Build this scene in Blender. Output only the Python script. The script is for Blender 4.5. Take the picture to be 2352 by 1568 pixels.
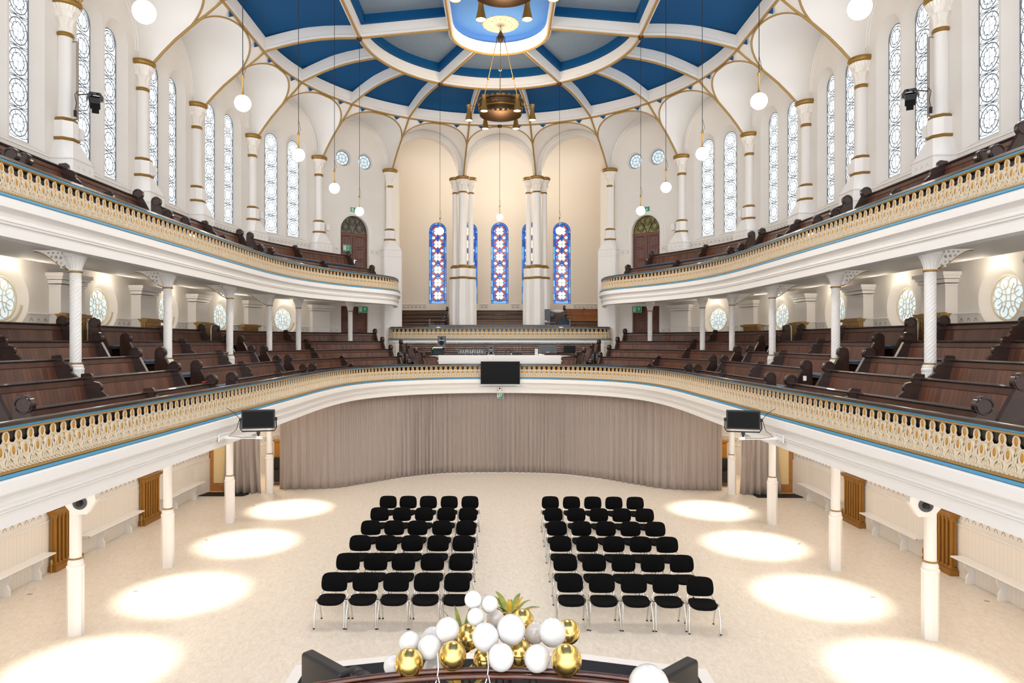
import bpy, bmesh, math, random
from mathutils import Vector, Matrix
from mathutils.geometry import tessellate_polygon
PI = math.pi
R = math.radians
random.seed(7)
for o in list(bpy.data.objects):
    bpy.data.objects.remove(o)
sc = bpy.context.scene
COL = sc.collection

# ------------------------------------------------------------------ camera
cam_d = bpy.data.cameras.new('camera')
cam = bpy.data.objects.new('camera', cam_d)
COL.objects.link(cam)
cam.location = (0, 0, 5.0)
cam.rotation_euler = (PI / 2, 0, 0.012)
cam_d.sensor_width = 36.0
cam_d.lens = 24.0
cam_d.shift_x = 0.0200
cam_d.shift_y = 0.0
cam_d.clip_end = 200
sc.camera = cam

# ------------------------------------------------------------------ view and sky
sc.view_settings.view_transform = 'Standard'
sc.view_settings.look = 'None'
sc.view_settings.gamma = 1.0
sc.view_settings.use_curve_mapping = False
sc.view_settings.exposure = 0.43
w = bpy.data.worlds.new('World')
sc.world = w
w.use_nodes = True
bg = w.node_tree.nodes['Background']
bg.inputs[0].default_value = (0.95, 0.975, 1.0, 1)
bg.inputs[1].default_value = 2.3

def light(name, kind, loc, power, color=(1, .85, .68), **kw):
    d = bpy.data.lights.new(name, kind)
    d.energy = power
    d.color = color
    for k, v in kw.items():
        if k not in ('rot', 'aim'):
            setattr(d, k, v)
    o = bpy.data.objects.new(name, d)
    COL.objects.link(o)
    o.location = loc
    if 'rot' in kw:
        o.rotation_euler = kw['rot']
    if 'aim' in kw:
        v = Vector(kw['aim']) - Vector(loc)
        o.rotation_euler = v.to_track_quat('-Z', 'Y').to_euler()
    return o

YC = 21.75            # centre of the rounded end of the hall
# daylight from the tall windows, one soft area per window pair, both sides
WDAY = 36.0
def window_daylight():
    ys = [6.9, 10.2, 13.5, 16.8, 20.1]
    for sx in (-1, 1):
        for y in ys:
            light('daylight', 'AREA', (sx * 9.66, y, 11.1), WDAY, (.88, .94, 1), shape='RECTANGLE', size=1.9, size_y=3.6,
                  aim=(0, y, 11.1))
        for a in (10, 30):
            x, yy = 9.6 * math.cos(R(a)), YC + 9.6 * math.sin(R(a))
            light('daylight', 'AREA', (sx * x, yy, 11.1), WDAY, (.88, .94, 1), shape='RECTANGLE', size=1.9, size_y=3.6,
                  aim=(0, YC, 11.1))
window_daylight()
# recessed downlights in the lower gallery soffit: the bright pools on the floor
POOL = 1000.0
for sx in (-1, 1):
    for y in (7.0, 10.35, 13.5, 16.9, 20.35):
        light('downlight_beam', 'SPOT', (sx * 6.28, y, 2.99), POOL, (1, .93, .83), spot_size=R(53), spot_blend=1.0,
              shadow_soft_size=.05, rot=(0, 0, 0))
# uplighters over the round windows in the lower gallery
for sx in (-1, 1):
    for y in (6.9, 10.2, 13.5, 16.8, 20.1):
        light('gallery_lamp_glow', 'POINT', (sx * 9.45, y, 6.42), 9, (1, .90, .74), shadow_soft_size=.12)
    for a in (10, 30):
        light('gallery_lamp_glow', 'POINT', (sx * 9.2 * math.cos(R(a)), YC + 9.2 * math.sin(R(a)), 6.42), 9,
              (1, .90, .74), shadow_soft_size=.12)
# added unseen fill lights that brighten the choir recess
for x in (-2.4, 0, 2.4):
    light('choir_fill', 'POINT', (x, 32.0, 12.2), 34, (1, .90, .77), shadow_soft_size=.2)
# unseen fill lights added under the gallery to lift the ground floor walls
for sx in (-1, 1):
    for y in (8.2, 11.5, 14.9, 18.2, 21.3):
        light('aisle_fill', 'POINT', (sx * 8.5, y, 2.7), 17, (1, .93, .85), shadow_soft_size=.25)
# lamps above the foyer behind the curtains
for sx in (-1, 1):
    light('foyer_lamp', 'POINT', (sx * 8.7, 24.2, 2.3), 60, (1, .82, .6), shadow_soft_size=.15)

# ------------------------------------------------------------------ materials
def lin(h):
    h = h.lstrip('#')
    c = [int(h[i:i + 2], 16) / 255 for i in (0, 2, 4)]
    return tuple((x / 12.92 if x <= .04045 else ((x + .055) / 1.055) ** 2.4) for x in c) + (1,)

MATS = {}
def mat(name, col, rough=.5, metal=0.0, spec=.5, var=None, vscale=4.0, bump=0.0, bscale=40.0, emis=None, estr=0.0, coat=0.0,
        trans=0.0, sheen=0.0):
    m = bpy.data.materials.new(name)
    m.use_nodes = True
    nt = m.node_tree
    b = nt.nodes['Principled BSDF']
    c = lin(col) if isinstance(col, str) else col
    b.inputs['Base Color'].default_value = c
    b.inputs['Roughness'].default_value = rough
    b.inputs['Metallic'].default_value = metal
    b.inputs['Specular IOR Level'].default_value = spec
    b.inputs['Coat Weight'].default_value = coat
    b.inputs['Transmission Weight'].default_value = trans
    b.inputs['Sheen Weight'].default_value = sheen
    if emis:
        b.inputs['Emission Color'].default_value = lin(emis) if isinstance(emis, str) else emis
        b.inputs['Emission Strength'].default_value = estr
    tc = nt.nodes.new('ShaderNodeTexCoord')
    if var:
        n = nt.nodes.new('ShaderNodeTexNoise')
        n.inputs['Scale'].default_value = vscale
        n.inputs['Detail'].default_value = 5
        nt.links.new(tc.outputs['Object'], n.inputs['Vector'])
        r = nt.nodes.new('ShaderNodeValToRGB')
        r.color_ramp.elements[0].position = .35
        r.color_ramp.elements[1].position = .65
        r.color_ramp.elements[0].color = c
        r.color_ramp.elements[1].color = lin(var)
        nt.links.new(n.outputs['Fac'], r.inputs['Fac'])
        nt.links.new(r.outputs['Color'], b.inputs['Base Color'])
    if bump:
        n2 = nt.nodes.new('ShaderNodeTexNoise')
        n2.inputs['Scale'].default_value = bscale
        n2.inputs['Detail'].default_value = 4
        nt.links.new(tc.outputs['Object'], n2.inputs['Vector'])
        bp = nt.nodes.new('ShaderNodeBump')
        bp.inputs['Strength'].default_value = bump
        bp.inputs['Distance'].default_value = .01
        nt.links.new(n2.outputs['Fac'], bp.inputs['Height'])
        nt.links.new(bp.outputs['Normal'], b.inputs['Normal'])
    MATS[name] = m
    return m

def boards_mat(name, c0, c1, groove, pitch, rough, gw=.07):
    """vertical boards along UV u (metres), with dark gaps and a tone for every board"""
    m = mat(name, c0, rough, spec=.4)
    nt = m.node_tree
    b = nt.nodes['Principled BSDF']
    N, L = nt.nodes.new, nt.links.new
    uv = N('ShaderNodeUVMap')
    sp = N('ShaderNodeSeparateXYZ')
    L(uv.outputs['UV'], sp.inputs[0])
    dv = N('ShaderNodeMath'); dv.operation = 'DIVIDE'; dv.inputs[1].default_value = pitch
    L(sp.outputs['X'], dv.inputs[0])
    fr = N('ShaderNodeMath'); fr.operation = 'FRACT'
    L(dv.outputs[0], fr.inputs[0])
    fl = N('ShaderNodeMath'); fl.operation = 'FLOOR'
    L(dv.outputs[0], fl.inputs[0])
    lt = N('ShaderNodeMath'); lt.operation = 'LESS_THAN'; lt.inputs[1].default_value = gw
    L(fr.outputs[0], lt.inputs[0])
    wn = N('ShaderNodeTexWhiteNoise'); wn.noise_dimensions = '1D'
    L(fl.outputs[0], wn.inputs['W'])
    nz = N('ShaderNodeTexNoise'); nz.inputs['Scale'].default_value = 3.0; nz.inputs['Detail'].default_value = 6
    mp = N('ShaderNodeMapping'); mp.inputs['Scale'].default_value = (9, 1.2, 1)
    L(uv.outputs['UV'], mp.inputs['Vector']); L(mp.outputs[0], nz.inputs['Vector'])
    ad = N('ShaderNodeMath'); ad.operation = 'MULTIPLY_ADD'; ad.inputs[1].default_value = .5; 
    L(wn.outputs['Value'], ad.inputs[0])
    ml = N('ShaderNodeMath'); ml.operation = 'MULTIPLY'; ml.inputs[1].default_value = .6
    L(nz.outputs['Fac'], ml.inputs[0]); L(ml.outputs[0], ad.inputs[2])
    mx = N('ShaderNodeMix'); mx.data_type = 'RGBA'
    mx.inputs['A'].default_value = lin(c0); mx.inputs['B'].default_value = lin(c1)
    L(ad.outputs[0], mx.inputs['Factor'])
    m2 = N('ShaderNodeMix'); m2.data_type = 'RGBA'
    L(lt.outputs[0], m2.inputs['Factor']); L(mx.outputs['Result'], m2.inputs['A'])
    m2.inputs['B'].default_value = lin(groove)
    L(m2.outputs['Result'], b.inputs['Base Color'])
    return m

WALL = mat('wall_paint', '#E6E1DB', .75, spec=.25, var='#E3DDD6', vscale=1.2)
APSE = mat('choir_wall_paint', '#F3E7D6', .75, spec=.25)
WHITE = mat('white_gloss_paint', '#EFEBE7', .42, spec=.4)
STONE = mat('plaster_white', '#EFE8DF', .6, spec=.3, bump=.15, bscale=30)
GOLD = mat('gold_paint', '#9A7638', .38, metal=.55, spec=.5)
GOLDTRIM = mat('gold_rib_paint', '#A8854A', .5, metal=.2)
CREAM = mat('lattice_cream_paint', '#DACAB0', .55, spec=.35)
OCHRE = mat('lattice_ochre_paint', '#B8862F', .5, metal=.15)
LATSHADE = mat('lattice_slit_shade', '#6E5F50', .7)  # shade in the lattice gaps, put in as a dark colour
SKYB = mat('trim_blue_paint', '#4F97BD', .45)
BLUE = mat('ceiling_blue_paint', '#034E82', .7, spec=.2)
GREYB = mat('ceiling_grey_blue_panel', '#8696A6', .85, spec=.15, var='#7C8C9C', vscale=25)
LIGHTB = mat('oculus_blue_paint', '#5C8FD0', .75, spec=.2)
FRIEZE = mat('pew_frieze_wood', '#4A2C20', .32, spec=.45, var='#593626', vscale=5, coat=.15)
BROWN = mat('dark_polished_wood', '#33201A', .28, spec=.5, var='#26160F', vscale=6, coat=.25)
CAP = mat('dark_wood_rail', '#2C1C17', .25, spec=.6, var='#3B261E', vscale=5, coat=.4)
SEATW = mat('seat_wood', '#2A1712', .35)
PEW = boards_mat('pew_boards', '#341D15', '#784832', '#160A07', .095, .34)
PEWB = boards_mat('choir_pew_boards', '#4A3526', '#6B4A32', '#1C110B', .075, .4)
PEWO = boards_mat('choir_pew_orange_boards', '#8A5228', '#A8683A', '#4A2810', .075, .4)
DADO = boards_mat('dado_boards', '#EFE8DF', '#ECE4DA', '#D2C8BC', .11, .55, .04)
DADOG = boards_mat('dado_grey_boards', '#E4DDD4', '#E0D8CE', '#BBB1A6', .11, .55, .05)
INCISE = mat('incised_line', '#9C8F82', .7)
BLUEC = mat('blue_cushion_fabric', '#1F4C6E', .9, spec=.2, sheen=.3)
BLACKF = mat('black_chair_fabric', '#0B0A0B', .92, spec=.15, bump=.3, bscale=300)
CHROME = mat('chrome', '#D8D6D2', .12, metal=1.0)
RUBBER = mat('black_rubber', '#0C0B0B', .7)
BLACKM = mat('black_metal', '#141416', .4, metal=.3)
SCREEN = mat('black_screen', '#020202', .3, spec=.12)
LEATHER = mat('black_leather', '#17171A', .38, spec=.5, bump=.25, bscale=120)
CARPET = mat('charcoal_carpet', '#2A2A2E', .97, spec=.1, var='#35353A', vscale=160)
STAIRC = mat('stair_carpet', '#A89070', .9)
BALW = mat('white_balloon', '#DEDBD9', .16, spec=.5, coat=.4, emis='#FFFFFF', estr=0)
BALP = mat('pearl_balloon', '#D6CDC8', .14, spec=.6, coat=.5)
BALG = mat('gold_chrome_balloon', '#EBCB78', .22, metal=1.0)
RAILW = mat('mahogany_rail', '#5A2E18', .22, spec=.55, var='#43200F', vscale=8, coat=.5)
IRON = mat('black_iron', '#0E0D0E', .5, metal=.4)
GLOBE = mat('opal_globe', '#FFFFFF', .3, emis=(1, .93, .80, 1), estr=7.0)
BULB = mat('lamp_disc', '#FFFFFF', .3, emis=(1, .88, .66, 1), estr=9.0)
BRASS = mat('brass', '#B08A48', .3, metal=.85)
BRONZE = mat('bronze', '#4A341E', .45, metal=.7)
PIPE = mat('grey_pipe', '#8E847C', .5)
GLASS = mat('obscured_daylight_glass', '#C9D3DA', .3, emis=(.90, .96, 1, 1), estr=.95)
GLASSB = mat('obscured_blue_glass', '#A9B8C0', .3, emis=(.76, .88, .95, 1), estr=.52)
LEAD = mat('window_leading', '#737B83', .5)
TRACW = mat('cream_tracery', '#D9CFB8', .5)
DOORW = mat('door_wood', '#5B3A33', .4, var='#6E463C', vscale=7)
DOORF = mat('door_frame_wood', '#6A3A22', .4)
PINE = mat('oak_door_frame', '#B47C46', .4, var='#A56E3A', vscale=6)
PINEG = mat('foyer_wall', '#E9CE98', .6)
FANL = mat('green_gold_leaded_glass', '#6E6A3C', .25, var='#8A8448', vscale=6)
FANG = mat('grey_leaded_glass', '#5C5A50', .25, var='#6A6658', vscale=6)
RADG = mat('radiator_gold_paint', '#9C6D2A', .42, metal=.35)
RADB = mat('radiator_brass_paint', '#A07C48', .42, metal=.35)
CURT = mat('taupe_curtain_fabric', '#A79A92', .9, spec=.15, sheen=.2)
GREEN = mat('exit_sign_green', '#1F7A55', .4, emis='#1F7A55', estr=.25)
SIGNW = mat('sign_white', '#F2F2EE', .5)
REDS = mat('sign_red', '#C8402E', .5)
REDT = mat('red_tape', '#C42A20', .4)
PLAST = mat('white_plastic', '#EDEBE8', .35)
GREYP = mat('grey_plastic', '#4A4D52', .45)
ORANGE = mat('orange_pot', '#E0701C', .45)
LEAFG = mat('leaf_green', '#5E7636', .5, var='#9A9A3C', vscale=12)
LEAFY = mat('leaf_gold', '#E0AE2C', .35, var='#B98A1E', vscale=10)
BAGB = mat('blue_bag_fabric', '#27384A', .8)
YEL = mat('stair_nosing_yellow', '#E8B92A', .5)
RIBBON = mat('white_ribbon', '#F4EFEA', .5)

def floor_material():
    m = mat('cream_marbled_vinyl', '#EAD9BF', .33, spec=.35)
    nt = m.node_tree; b = nt.nodes['Principled BSDF']
    tc = nt.nodes.new('ShaderNodeTexCoord')
    mp = nt.nodes.new('ShaderNodeMapping'); mp.inputs['Scale'].default_value = (1, .45, 1); mp.inputs['Rotation'].default_value = (0, 0, .5)
    nt.links.new(tc.outputs['Object'], mp.inputs[0])
    n = nt.nodes.new('ShaderNodeTexNoise'); n.inputs['Scale'].default_value = 14; n.inputs['Detail'].default_value = 9
    n.inputs['Roughness'].default_value = .75; n.inputs['Distortion'].default_value = 1.2
    nt.links.new(mp.outputs[0], n.inputs['Vector'])
    r = nt.nodes.new('ShaderNodeValToRGB')
    e = r.color_ramp.elements
    e[0].position = .33; e[0].color = lin('#D6CABB'); e[1].position = .66; e[1].color = lin('#EEE5D9')
    x = e.new(.5); x.color = lin('#E4D9CA')
    nt.links.new(n.outputs['Fac'], r.inputs[0]); nt.links.new(r.outputs[0], b.inputs['Base Color'])
    return m
FLOOR = floor_material()

# ------------------------------------------------------------------ mesh helpers
class MB:
    def __init__(s):
        s.v = []; s.f = []; s.uv = []; s.mi = []; s.cm = 0
    def face(s, idx, uv=None):
        s.f.append(tuple(idx)); s.uv.append(uv); s.mi.append(s.cm)
    def add(s, pts):
        b = len(s.v); s.v.extend([tuple(p) for p in pts]); return b
    def quad(s, a, b, c, d, uv=None):
        i = s.add([a, b, c, d]); s.face((i, i + 1, i + 2, i + 3), uv)
    def hexa(s, p):                         # 8 points: bottom 4 ccw, top 4
        i = s.add(p)
        for q in ((0, 3, 2, 1), (4, 5, 6, 7), (0, 1, 5, 4), (1, 2, 6, 5), (2, 3, 7, 6), (3, 0, 4, 7)):
            s.face([i + k for k in q])
        return s
    def box(s, c, d, rz=0.0, M=None):
        hx, hy, hz = d[0] / 2, d[1] / 2, d[2] / 2
        p = [Vector((x, y, z)) for z in (-hz, hz) for x, y in ((-hx, -hy), (hx, -hy), (hx, hy), (-hx, hy))]
        if M is None:
            M = Matrix.Rotation(rz, 3, 'Z')
        p = [M @ q + Vector(c) for q in p]
        return s.hexa(p)
    def box6(s, x0, x1, y0, y1, z0, z1):
        return s.box(((x0 + x1) / 2, (y0 + y1) / 2, (z0 + z1) / 2), (abs(x1 - x0), abs(y1 - y0), abs(z1 - z0)))
    def rings(s, rings, close=True, cap0=True, cap1=True):
        n = len(rings[0]); b = s.add([p for r in rings for p in r])
        for i in range(len(rings) - 1):
            for j in range(n if close else n - 1):
                k = (j + 1) % n
                s.face((b + i * n + j, b + i * n + k, b + (i + 1) * n + k, b + (i + 1) * n + j))
        if cap0: s.face([b + j for j in reversed(range(n))])
        if cap1: s.face([b + (len(rings) - 1) * n + j for j in range(n)])
        return s
    def lathe(s, prof, c=(0, 0, 0), n=24, mod=None, cap=True, rot=0.0):
        rs = []
        for i, (r, z) in enumerate(prof):
            ring = []
            for j in range(n):
                a = 2 * PI * j / n + rot
                rr = r * (mod(a, z, i, j) if mod else 1)
                ring.append((c[0] + rr * math.cos(a), c[1] + rr * math.sin(a), c[2] + z))
            rs.append(ring)
        return s.rings(rs, True, cap, cap)
    def tube(s, path, r, n=8, closed=False, caps=True, flat=None):
        P = [Vector(p) for p in path]; rs = []
        up0 = None
        m = len(P)
        for i in range(m):
            if closed: t = P[(i + 1) % m] - P[i - 1]
            else: t = P[min(i + 1, m - 1)] - P[max(i - 1, 0)]
            if t.length < 1e-9: t = Vector((0, 0, 1))
            t.normalize()
            if up0 is None:
                up0 = Vector((0, 0, 1)) if abs(t.z) < .9 else Vector((1, 0, 0))
            a = up0 - t * up0.dot(t)
            if a.length < 1e-6: a = t.orthogonal()
            a.normalize(); up0 = a
            bb = t.cross(a)
            rr = r[i] if isinstance(r, (list, tuple)) else r
            f = flat or 1
            rs.append([P[i] + (a * math.cos(2 * PI * k / n) + bb * math.sin(2 * PI * k / n) * f) * rr for k in range(n)])
        if closed: rs.append(rs[0])
        return s.rings(rs, True, caps and not closed, caps and not closed)
    def cyl(s, p0, p1, r0, r1=None, n=12):
        return s.tube([p0, p1], [r0, r0 if r1 is None else r1], n)
    def sphere(s, c, r, n=20, m=12, sz=1.0, tail=0.0, M=None):
        rs = []
        for i in range(m + 1):
            a = -PI / 2 + PI * i / m
            z = math.sin(a) * r * sz; q = max(math.cos(a) * r, r * .004)
            if tail and z < 0:
                z *= 1 + tail * (-math.sin(a)) ** 3
            ring = [Vector((q * math.cos(2 * PI * j / n), q * math.sin(2 * PI * j / n), z)) for j in range(n)]
            if M: ring = [M @ p for p in ring]
            rs.append([p + Vector(c) for p in ring])
        return s.rings(rs)
    def prism(s, poly, O, U, V, W, depth, d0=0.0):
        """2D polygon (u,v) placed on O+uU+vV, thickness along W from d0 to depth"""
        O, U, V, W = Vector(O), Vector(U), Vector(V), Vector(W)
        n = len(poly)
        a = [O + U * p[0] + V * p[1] + W * d0 for p in poly]
        b = [O + U * p[0] + V * p[1] + W * depth for p in poly]
        i = s.add(a + b)
        t = tessellate_polygon([[Vector((p[0], p[1], 0)) for p in poly]])
        for q in t:
            s.face((i + q[0], i + q[1], i + q[2])); s.face((i + n + q[2], i + n + q[1], i + n + q[0]))
        for j in range(n):
            k = (j + 1) % n
            s.face((i + j, i + k, i + n + k, i + n + j))
        return s
    def panel(s, outer, holes, O, U, V, W, reveal=0.0, uvm=True):
        """flat panel with holes; hole sides drawn back along W by reveal"""
        O, U, V, W = Vector(O), Vector(U), Vector(V), Vector(W)
        loops = [outer] + holes
        flat = [p for l in loops for p in l]
        i = s.add([O + U * p[0] + V * p[1] for p in flat])
        for q in tessellate_polygon([[Vector((p[0], p[1], 0)) for p in l] for l in loops]):
            s.face([i + k for k in q], [(flat[k][0], flat[k][1]) for k in q])
        if reveal:
            for l in holes:
                m = len(l)
                a = [O + U * p[0] + V * p[1] for p in l]
                b = [p + W * reveal for p in a]
                k = s.add(a + b)
                for j in range(m):
                    jj = (j + 1) % m
                    s.face((k + j, k + jj, k + m + jj, k + m + j))
        return s
    def sweep(s, P, prof, closed=True, caps=True, flip=False):
        """P: list of (x,y,nx,ny,s). prof: (offset along normal, z)"""
        n = len(prof)
        b = s.add([(p[0] + p[2] * o, p[1] + p[3] * o, z) for p in P for o, z in prof])
        vl = [0]
        for j in range(1, n + 1):
            q, w_ = prof[j % n], prof[j - 1]
            vl.append(vl[-1] + math.hypot(q[0] - w_[0], q[1] - w_[1]))
        for i in range(len(P) - 1):
            for j in range(n if closed else n - 1):
                k = (j + 1) % n
                s.face((b + i * n + j, b + i * n + k, b + (i + 1) * n + k, b + (i + 1) * n + j),
                       [(P[i][4], vl[j]), (P[i][4], vl[j + 1]), (P[i + 1][4], vl[j + 1]), (P[i + 1][4], vl[j])])
        if closed and caps:
            for e, rev in ((0, True), (len(P) - 1, False)):
                t = tessellate_polygon([[Vector((o, z, 0)) for o, z in prof]])
                for q in t:
                    s.face([b + e * n + k for k in (reversed(q) if rev else q)])
        return s
    def build(s, name, m, parent=None, smooth=40, uv=False, loc=None, fix=True):
        me = bpy.data.meshes.new(name)
        me.from_pydata(s.v, [], s.f)
        ms = m if isinstance(m, (list, tuple)) else [m]
        for x in ms: me.materials.append(x)
        if len(ms) > 1:
            me.polygons.foreach_set('material_index', s.mi)
        if uv or any(u is not None for u in s.uv):
            L = me.uv_layers.new(name='UVMap')
            k = 0
            for f, u in zip(s.f, s.uv):
                for q in range(len(f)):
                    L.data[k].uv = u[q] if u else (0.03, 0)
                    k += 1
        if fix:
            bm = bmesh.new(); bm.from_mesh(me)
            bmesh.ops.remove_doubles(bm, verts=bm.verts, dist=1e-5)
            bmesh.ops.recalc_face_normals(bm, faces=bm.faces)
            bm.to_mesh(me); bm.free()
        if smooth:
            me.polygons.foreach_set('use_smooth', [True] * len(me.polygons))
            me.set_sharp_from_angle(angle=R(smooth))
        me.update()
        o = bpy.data.objects.new(name, me)
        COL.objects.link(o)
        if parent: o.parent = parent
        if loc: o.location = loc
        return o

def tag(o, label, cat, group=None, kind=None):
    o['label'] = label
    if cat: o['category'] = cat
    if group: o['group'] = group
    if kind: o['kind'] = kind
    return o
def thing(name, label, cat, loc=(0, 0, 0), rz=0.0, group=None):
    o = bpy.data.objects.new(name, None)
    o.empty_display_size = .1
    COL.objects.link(o)
    o.location = loc; o.rotation_euler = (0, 0, rz)
    return tag(o, label, cat, group)
def struct(o, label=None):
    o['kind'] = 'structure'
    if label: o['label'] = label
    return o
KIDS = {}
def dup(root, loc=None, rz=None, label=None, group=None):
    def kids(o): return [c for c in bpy.data.objects if c.parent == o]
    if root.name not in KIDS:
        KIDS[root.name] = [(c, kids(c)) for c in kids(root)]
    r = root.copy(); COL.objects.link(r)
    if loc is not None: r.location = loc
    if rz is not None: r.rotation_euler = (0, 0, rz)
    if label: r['label'] = label
    if group: r['group'] = group
    for ch, gs in KIDS[root.name]:
        c = ch.copy(); COL.objects.link(c); c.parent = r
        for g in gs:
            d = g.copy(); COL.objects.link(d); d.parent = c
    return r

# ------------------------------------------------------------------ plan curves
def catmull(pts, step=.12):
    out = []
    P = [pts[0]] + pts + [pts[-1]]
    for i in range(1, len(P) - 2):
        p0, p1, p2, p3 = [Vector(q) for q in P[i - 1:i + 3]]
        n = max(2, int((p2 - p1).length / .03))
        for k in range(n):
            t = k / n
            out.append(.5 * ((2 * p1) + (-p0 + p2) * t + (2 * p0 - 5 * p1 + 4 * p2 - p3) * t * t + (-p0 + 3 * p1 - 3 * p2 + p3) * t ** 3))
    out.append(Vector(pts[-1]))
    for _ in range(30):          # fair the curve
        out = [out[0]] + [(out[i - 1] + 2 * out[i] + out[i + 1]) / 4 for i in range(1, len(out) - 1)] + [out[-1]]
    return out
class Path:
    """plan curve; normals point away from the middle of the hall"""
    def __init__(s, pts, nrm=None, sgn=1):
        s.p = [Vector((q[0], q[1])) for q in pts]
        m = len(s.p)
        if nrm is None:
            nrm = []
            for i in range(m):
                t = s.p[min(i + 1, m - 1)] - s.p[max(i - 1, 0)]
                t.normalize(); nrm.append(Vector((-t.y, t.x)) * sgn)
        s.n = nrm
        s.s = [0]
        for i in range(1, m): s.s.append(s.s[-1] + (s.p[i] - s.p[i - 1]).length)
        s.L = s.s[-1]
    def off(s, o):
        return Path([p + n * o for p, n in zip(s.p, s.n)], s.n)
    def at(s, t):
        t = min(max(t, 0), s.L)
        lo, hi = 0, len(s.s) - 1
        while hi - lo > 1:
            mid = (lo + hi) // 2
            if s.s[mid] <= t: lo = mid
            else: hi = mid
        f = (t - s.s[lo]) / max(1e-9, s.s[hi] - s.s[lo])
        p = s.p[lo].lerp(s.p[hi], f); n = s.n[lo].lerp(s.n[hi], f).normalized()
        return (p.x, p.y, n.x, n.y, t)
    def sub(s, a, b, step=.25):
        k = max(1, int(math.ceil((b - a) / step)))
        return [s.at(a + (b - a) * i / k) for i in range(k + 1)]
    def ray(s, ratio):
        """arc length on the left half where |x|/y falls to ratio"""
        for i in range(1, len(s.p)):
            p = s.p[i]
            if p.y > .3 and abs(p.x) / p.y < ratio:
                return s.s[i]
        return s.L
    def px(s, x):
        return s.ray((1148 - x) / 1568)

half = [(-5.12, -1.5), (-5.12, 3), (-5.12, 8), (-5.12, 13), (-5.13, 17), (-5.12, 19.3), (-4.98, 21.2), (-4.62, 22.75), (-3.95, 24.0),
        (-3.0, 24.85), (-2.0, 25.35), (-1.0, 25.62), (0, 25.7)]
full = half + [(-x, y) for x, y in reversed(half[:-1])]
LOWER = Path(catmull(full))
upl = [(-6.84, -1.5), (-6.84, 4), (-6.84, 9), (-6.84, 14), (-6.84, 18.2), (-6.78, 20), (-6.6, 21.5), (-6.2, 23.0), (-5.6, 24.35), (-5.0, 25.35),
       (-4.5, 26.15), (-4.2, 27.0), (-4.2, 28.0), (-4.4, 29.2)]
UPL = Path(catmull(upl))
UPR = Path([(-p.x, p.y) for p in UPL.p], [Vector((-n.x, n.y)) for n in UPL.n])
# wall line
RW = 9.80
BAYY = [YC - 3.3 * k for k in range(7, 0, -1)]        # -1.35 .. 18.45
WV = [(-RW, y) for y in BAYY] + [(-RW, YC)] + [(-RW * math.cos(R(a)), YC + RW * math.sin(R(a))) for a in (20, 40, 60, 80)]
WV = WV + [(-x, y) for x, y in reversed(WV)]
NB = len(WV) - 1      # bays; left bays 0..10, middle 11
def wall_hit(x, y, nx, ny):
    """distance along (nx,ny) from (x,y) to the wall polygon (chords)"""
    best = 99
    for i in range(NB):
        ax, ay = WV[i]; bx, by = WV[i + 1]
        dx, dy = bx - ax, by - ay
        den = nx * dy - ny * dx
        if abs(den) < 1e-9: continue
        t = ((ax - x) * dy - (ay - y) * dx) / den
        u = ((ax - x) * ny - (ay - y) * nx) / den
        if t > 0 and -.001 <= u <= 1.001: best = min(best, t)
    return best if best < 99 else 3.0
# ================================================================== architecture
def sweepf(mb, P, f, closed=True, caps=True):
    rows = [f(p) for p in P]
    n = len(rows[0])
    b = mb.add([(p[0] + p[2] * o, p[1] + p[3] * o, z) for p, r in zip(P, rows) for o, z in r])
    for i in range(len(P) - 1):
        for j in range(n if closed else n - 1):
            k = (j + 1) % n
            mb.face((b + i * n + j, b + i * n + k, b + (i + 1) * n + k, b + (i + 1) * n + j))
    if closed and caps:
        for e in (0, len(P) - 1):
            for q in tessellate_polygon([[Vector((o, z, 0)) for o, z in rows[e]]]):
                mb.face([b + e * n + k for k in q])

# floor
mb = MB(); mb.quad((-10.2, -1.4, 0), (10.2, -1.4, 0), (10.2, 32, 0), (-10.2, 32, 0))
struct(mb.build('floor', FLOOR, smooth=0))

def arch(u0, u1, z0, zt, n=14):
    """opening from z0 with a round head reaching zt"""
    r = (u1 - u0) / 2; c = (u0 + u1) / 2; zs = zt - r
    return [(u0, z0), (u1, z0)] + [(c + r * math.cos(PI * i / n), zs + r * math.sin(PI * i / n)) for i in range(n + 1)]
def circ(c, z, r, n=32):
    return [(c + r * math.cos(2 * PI * i / n), z + r * math.sin(2 * PI * i / n)) for i in range(n)]

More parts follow.
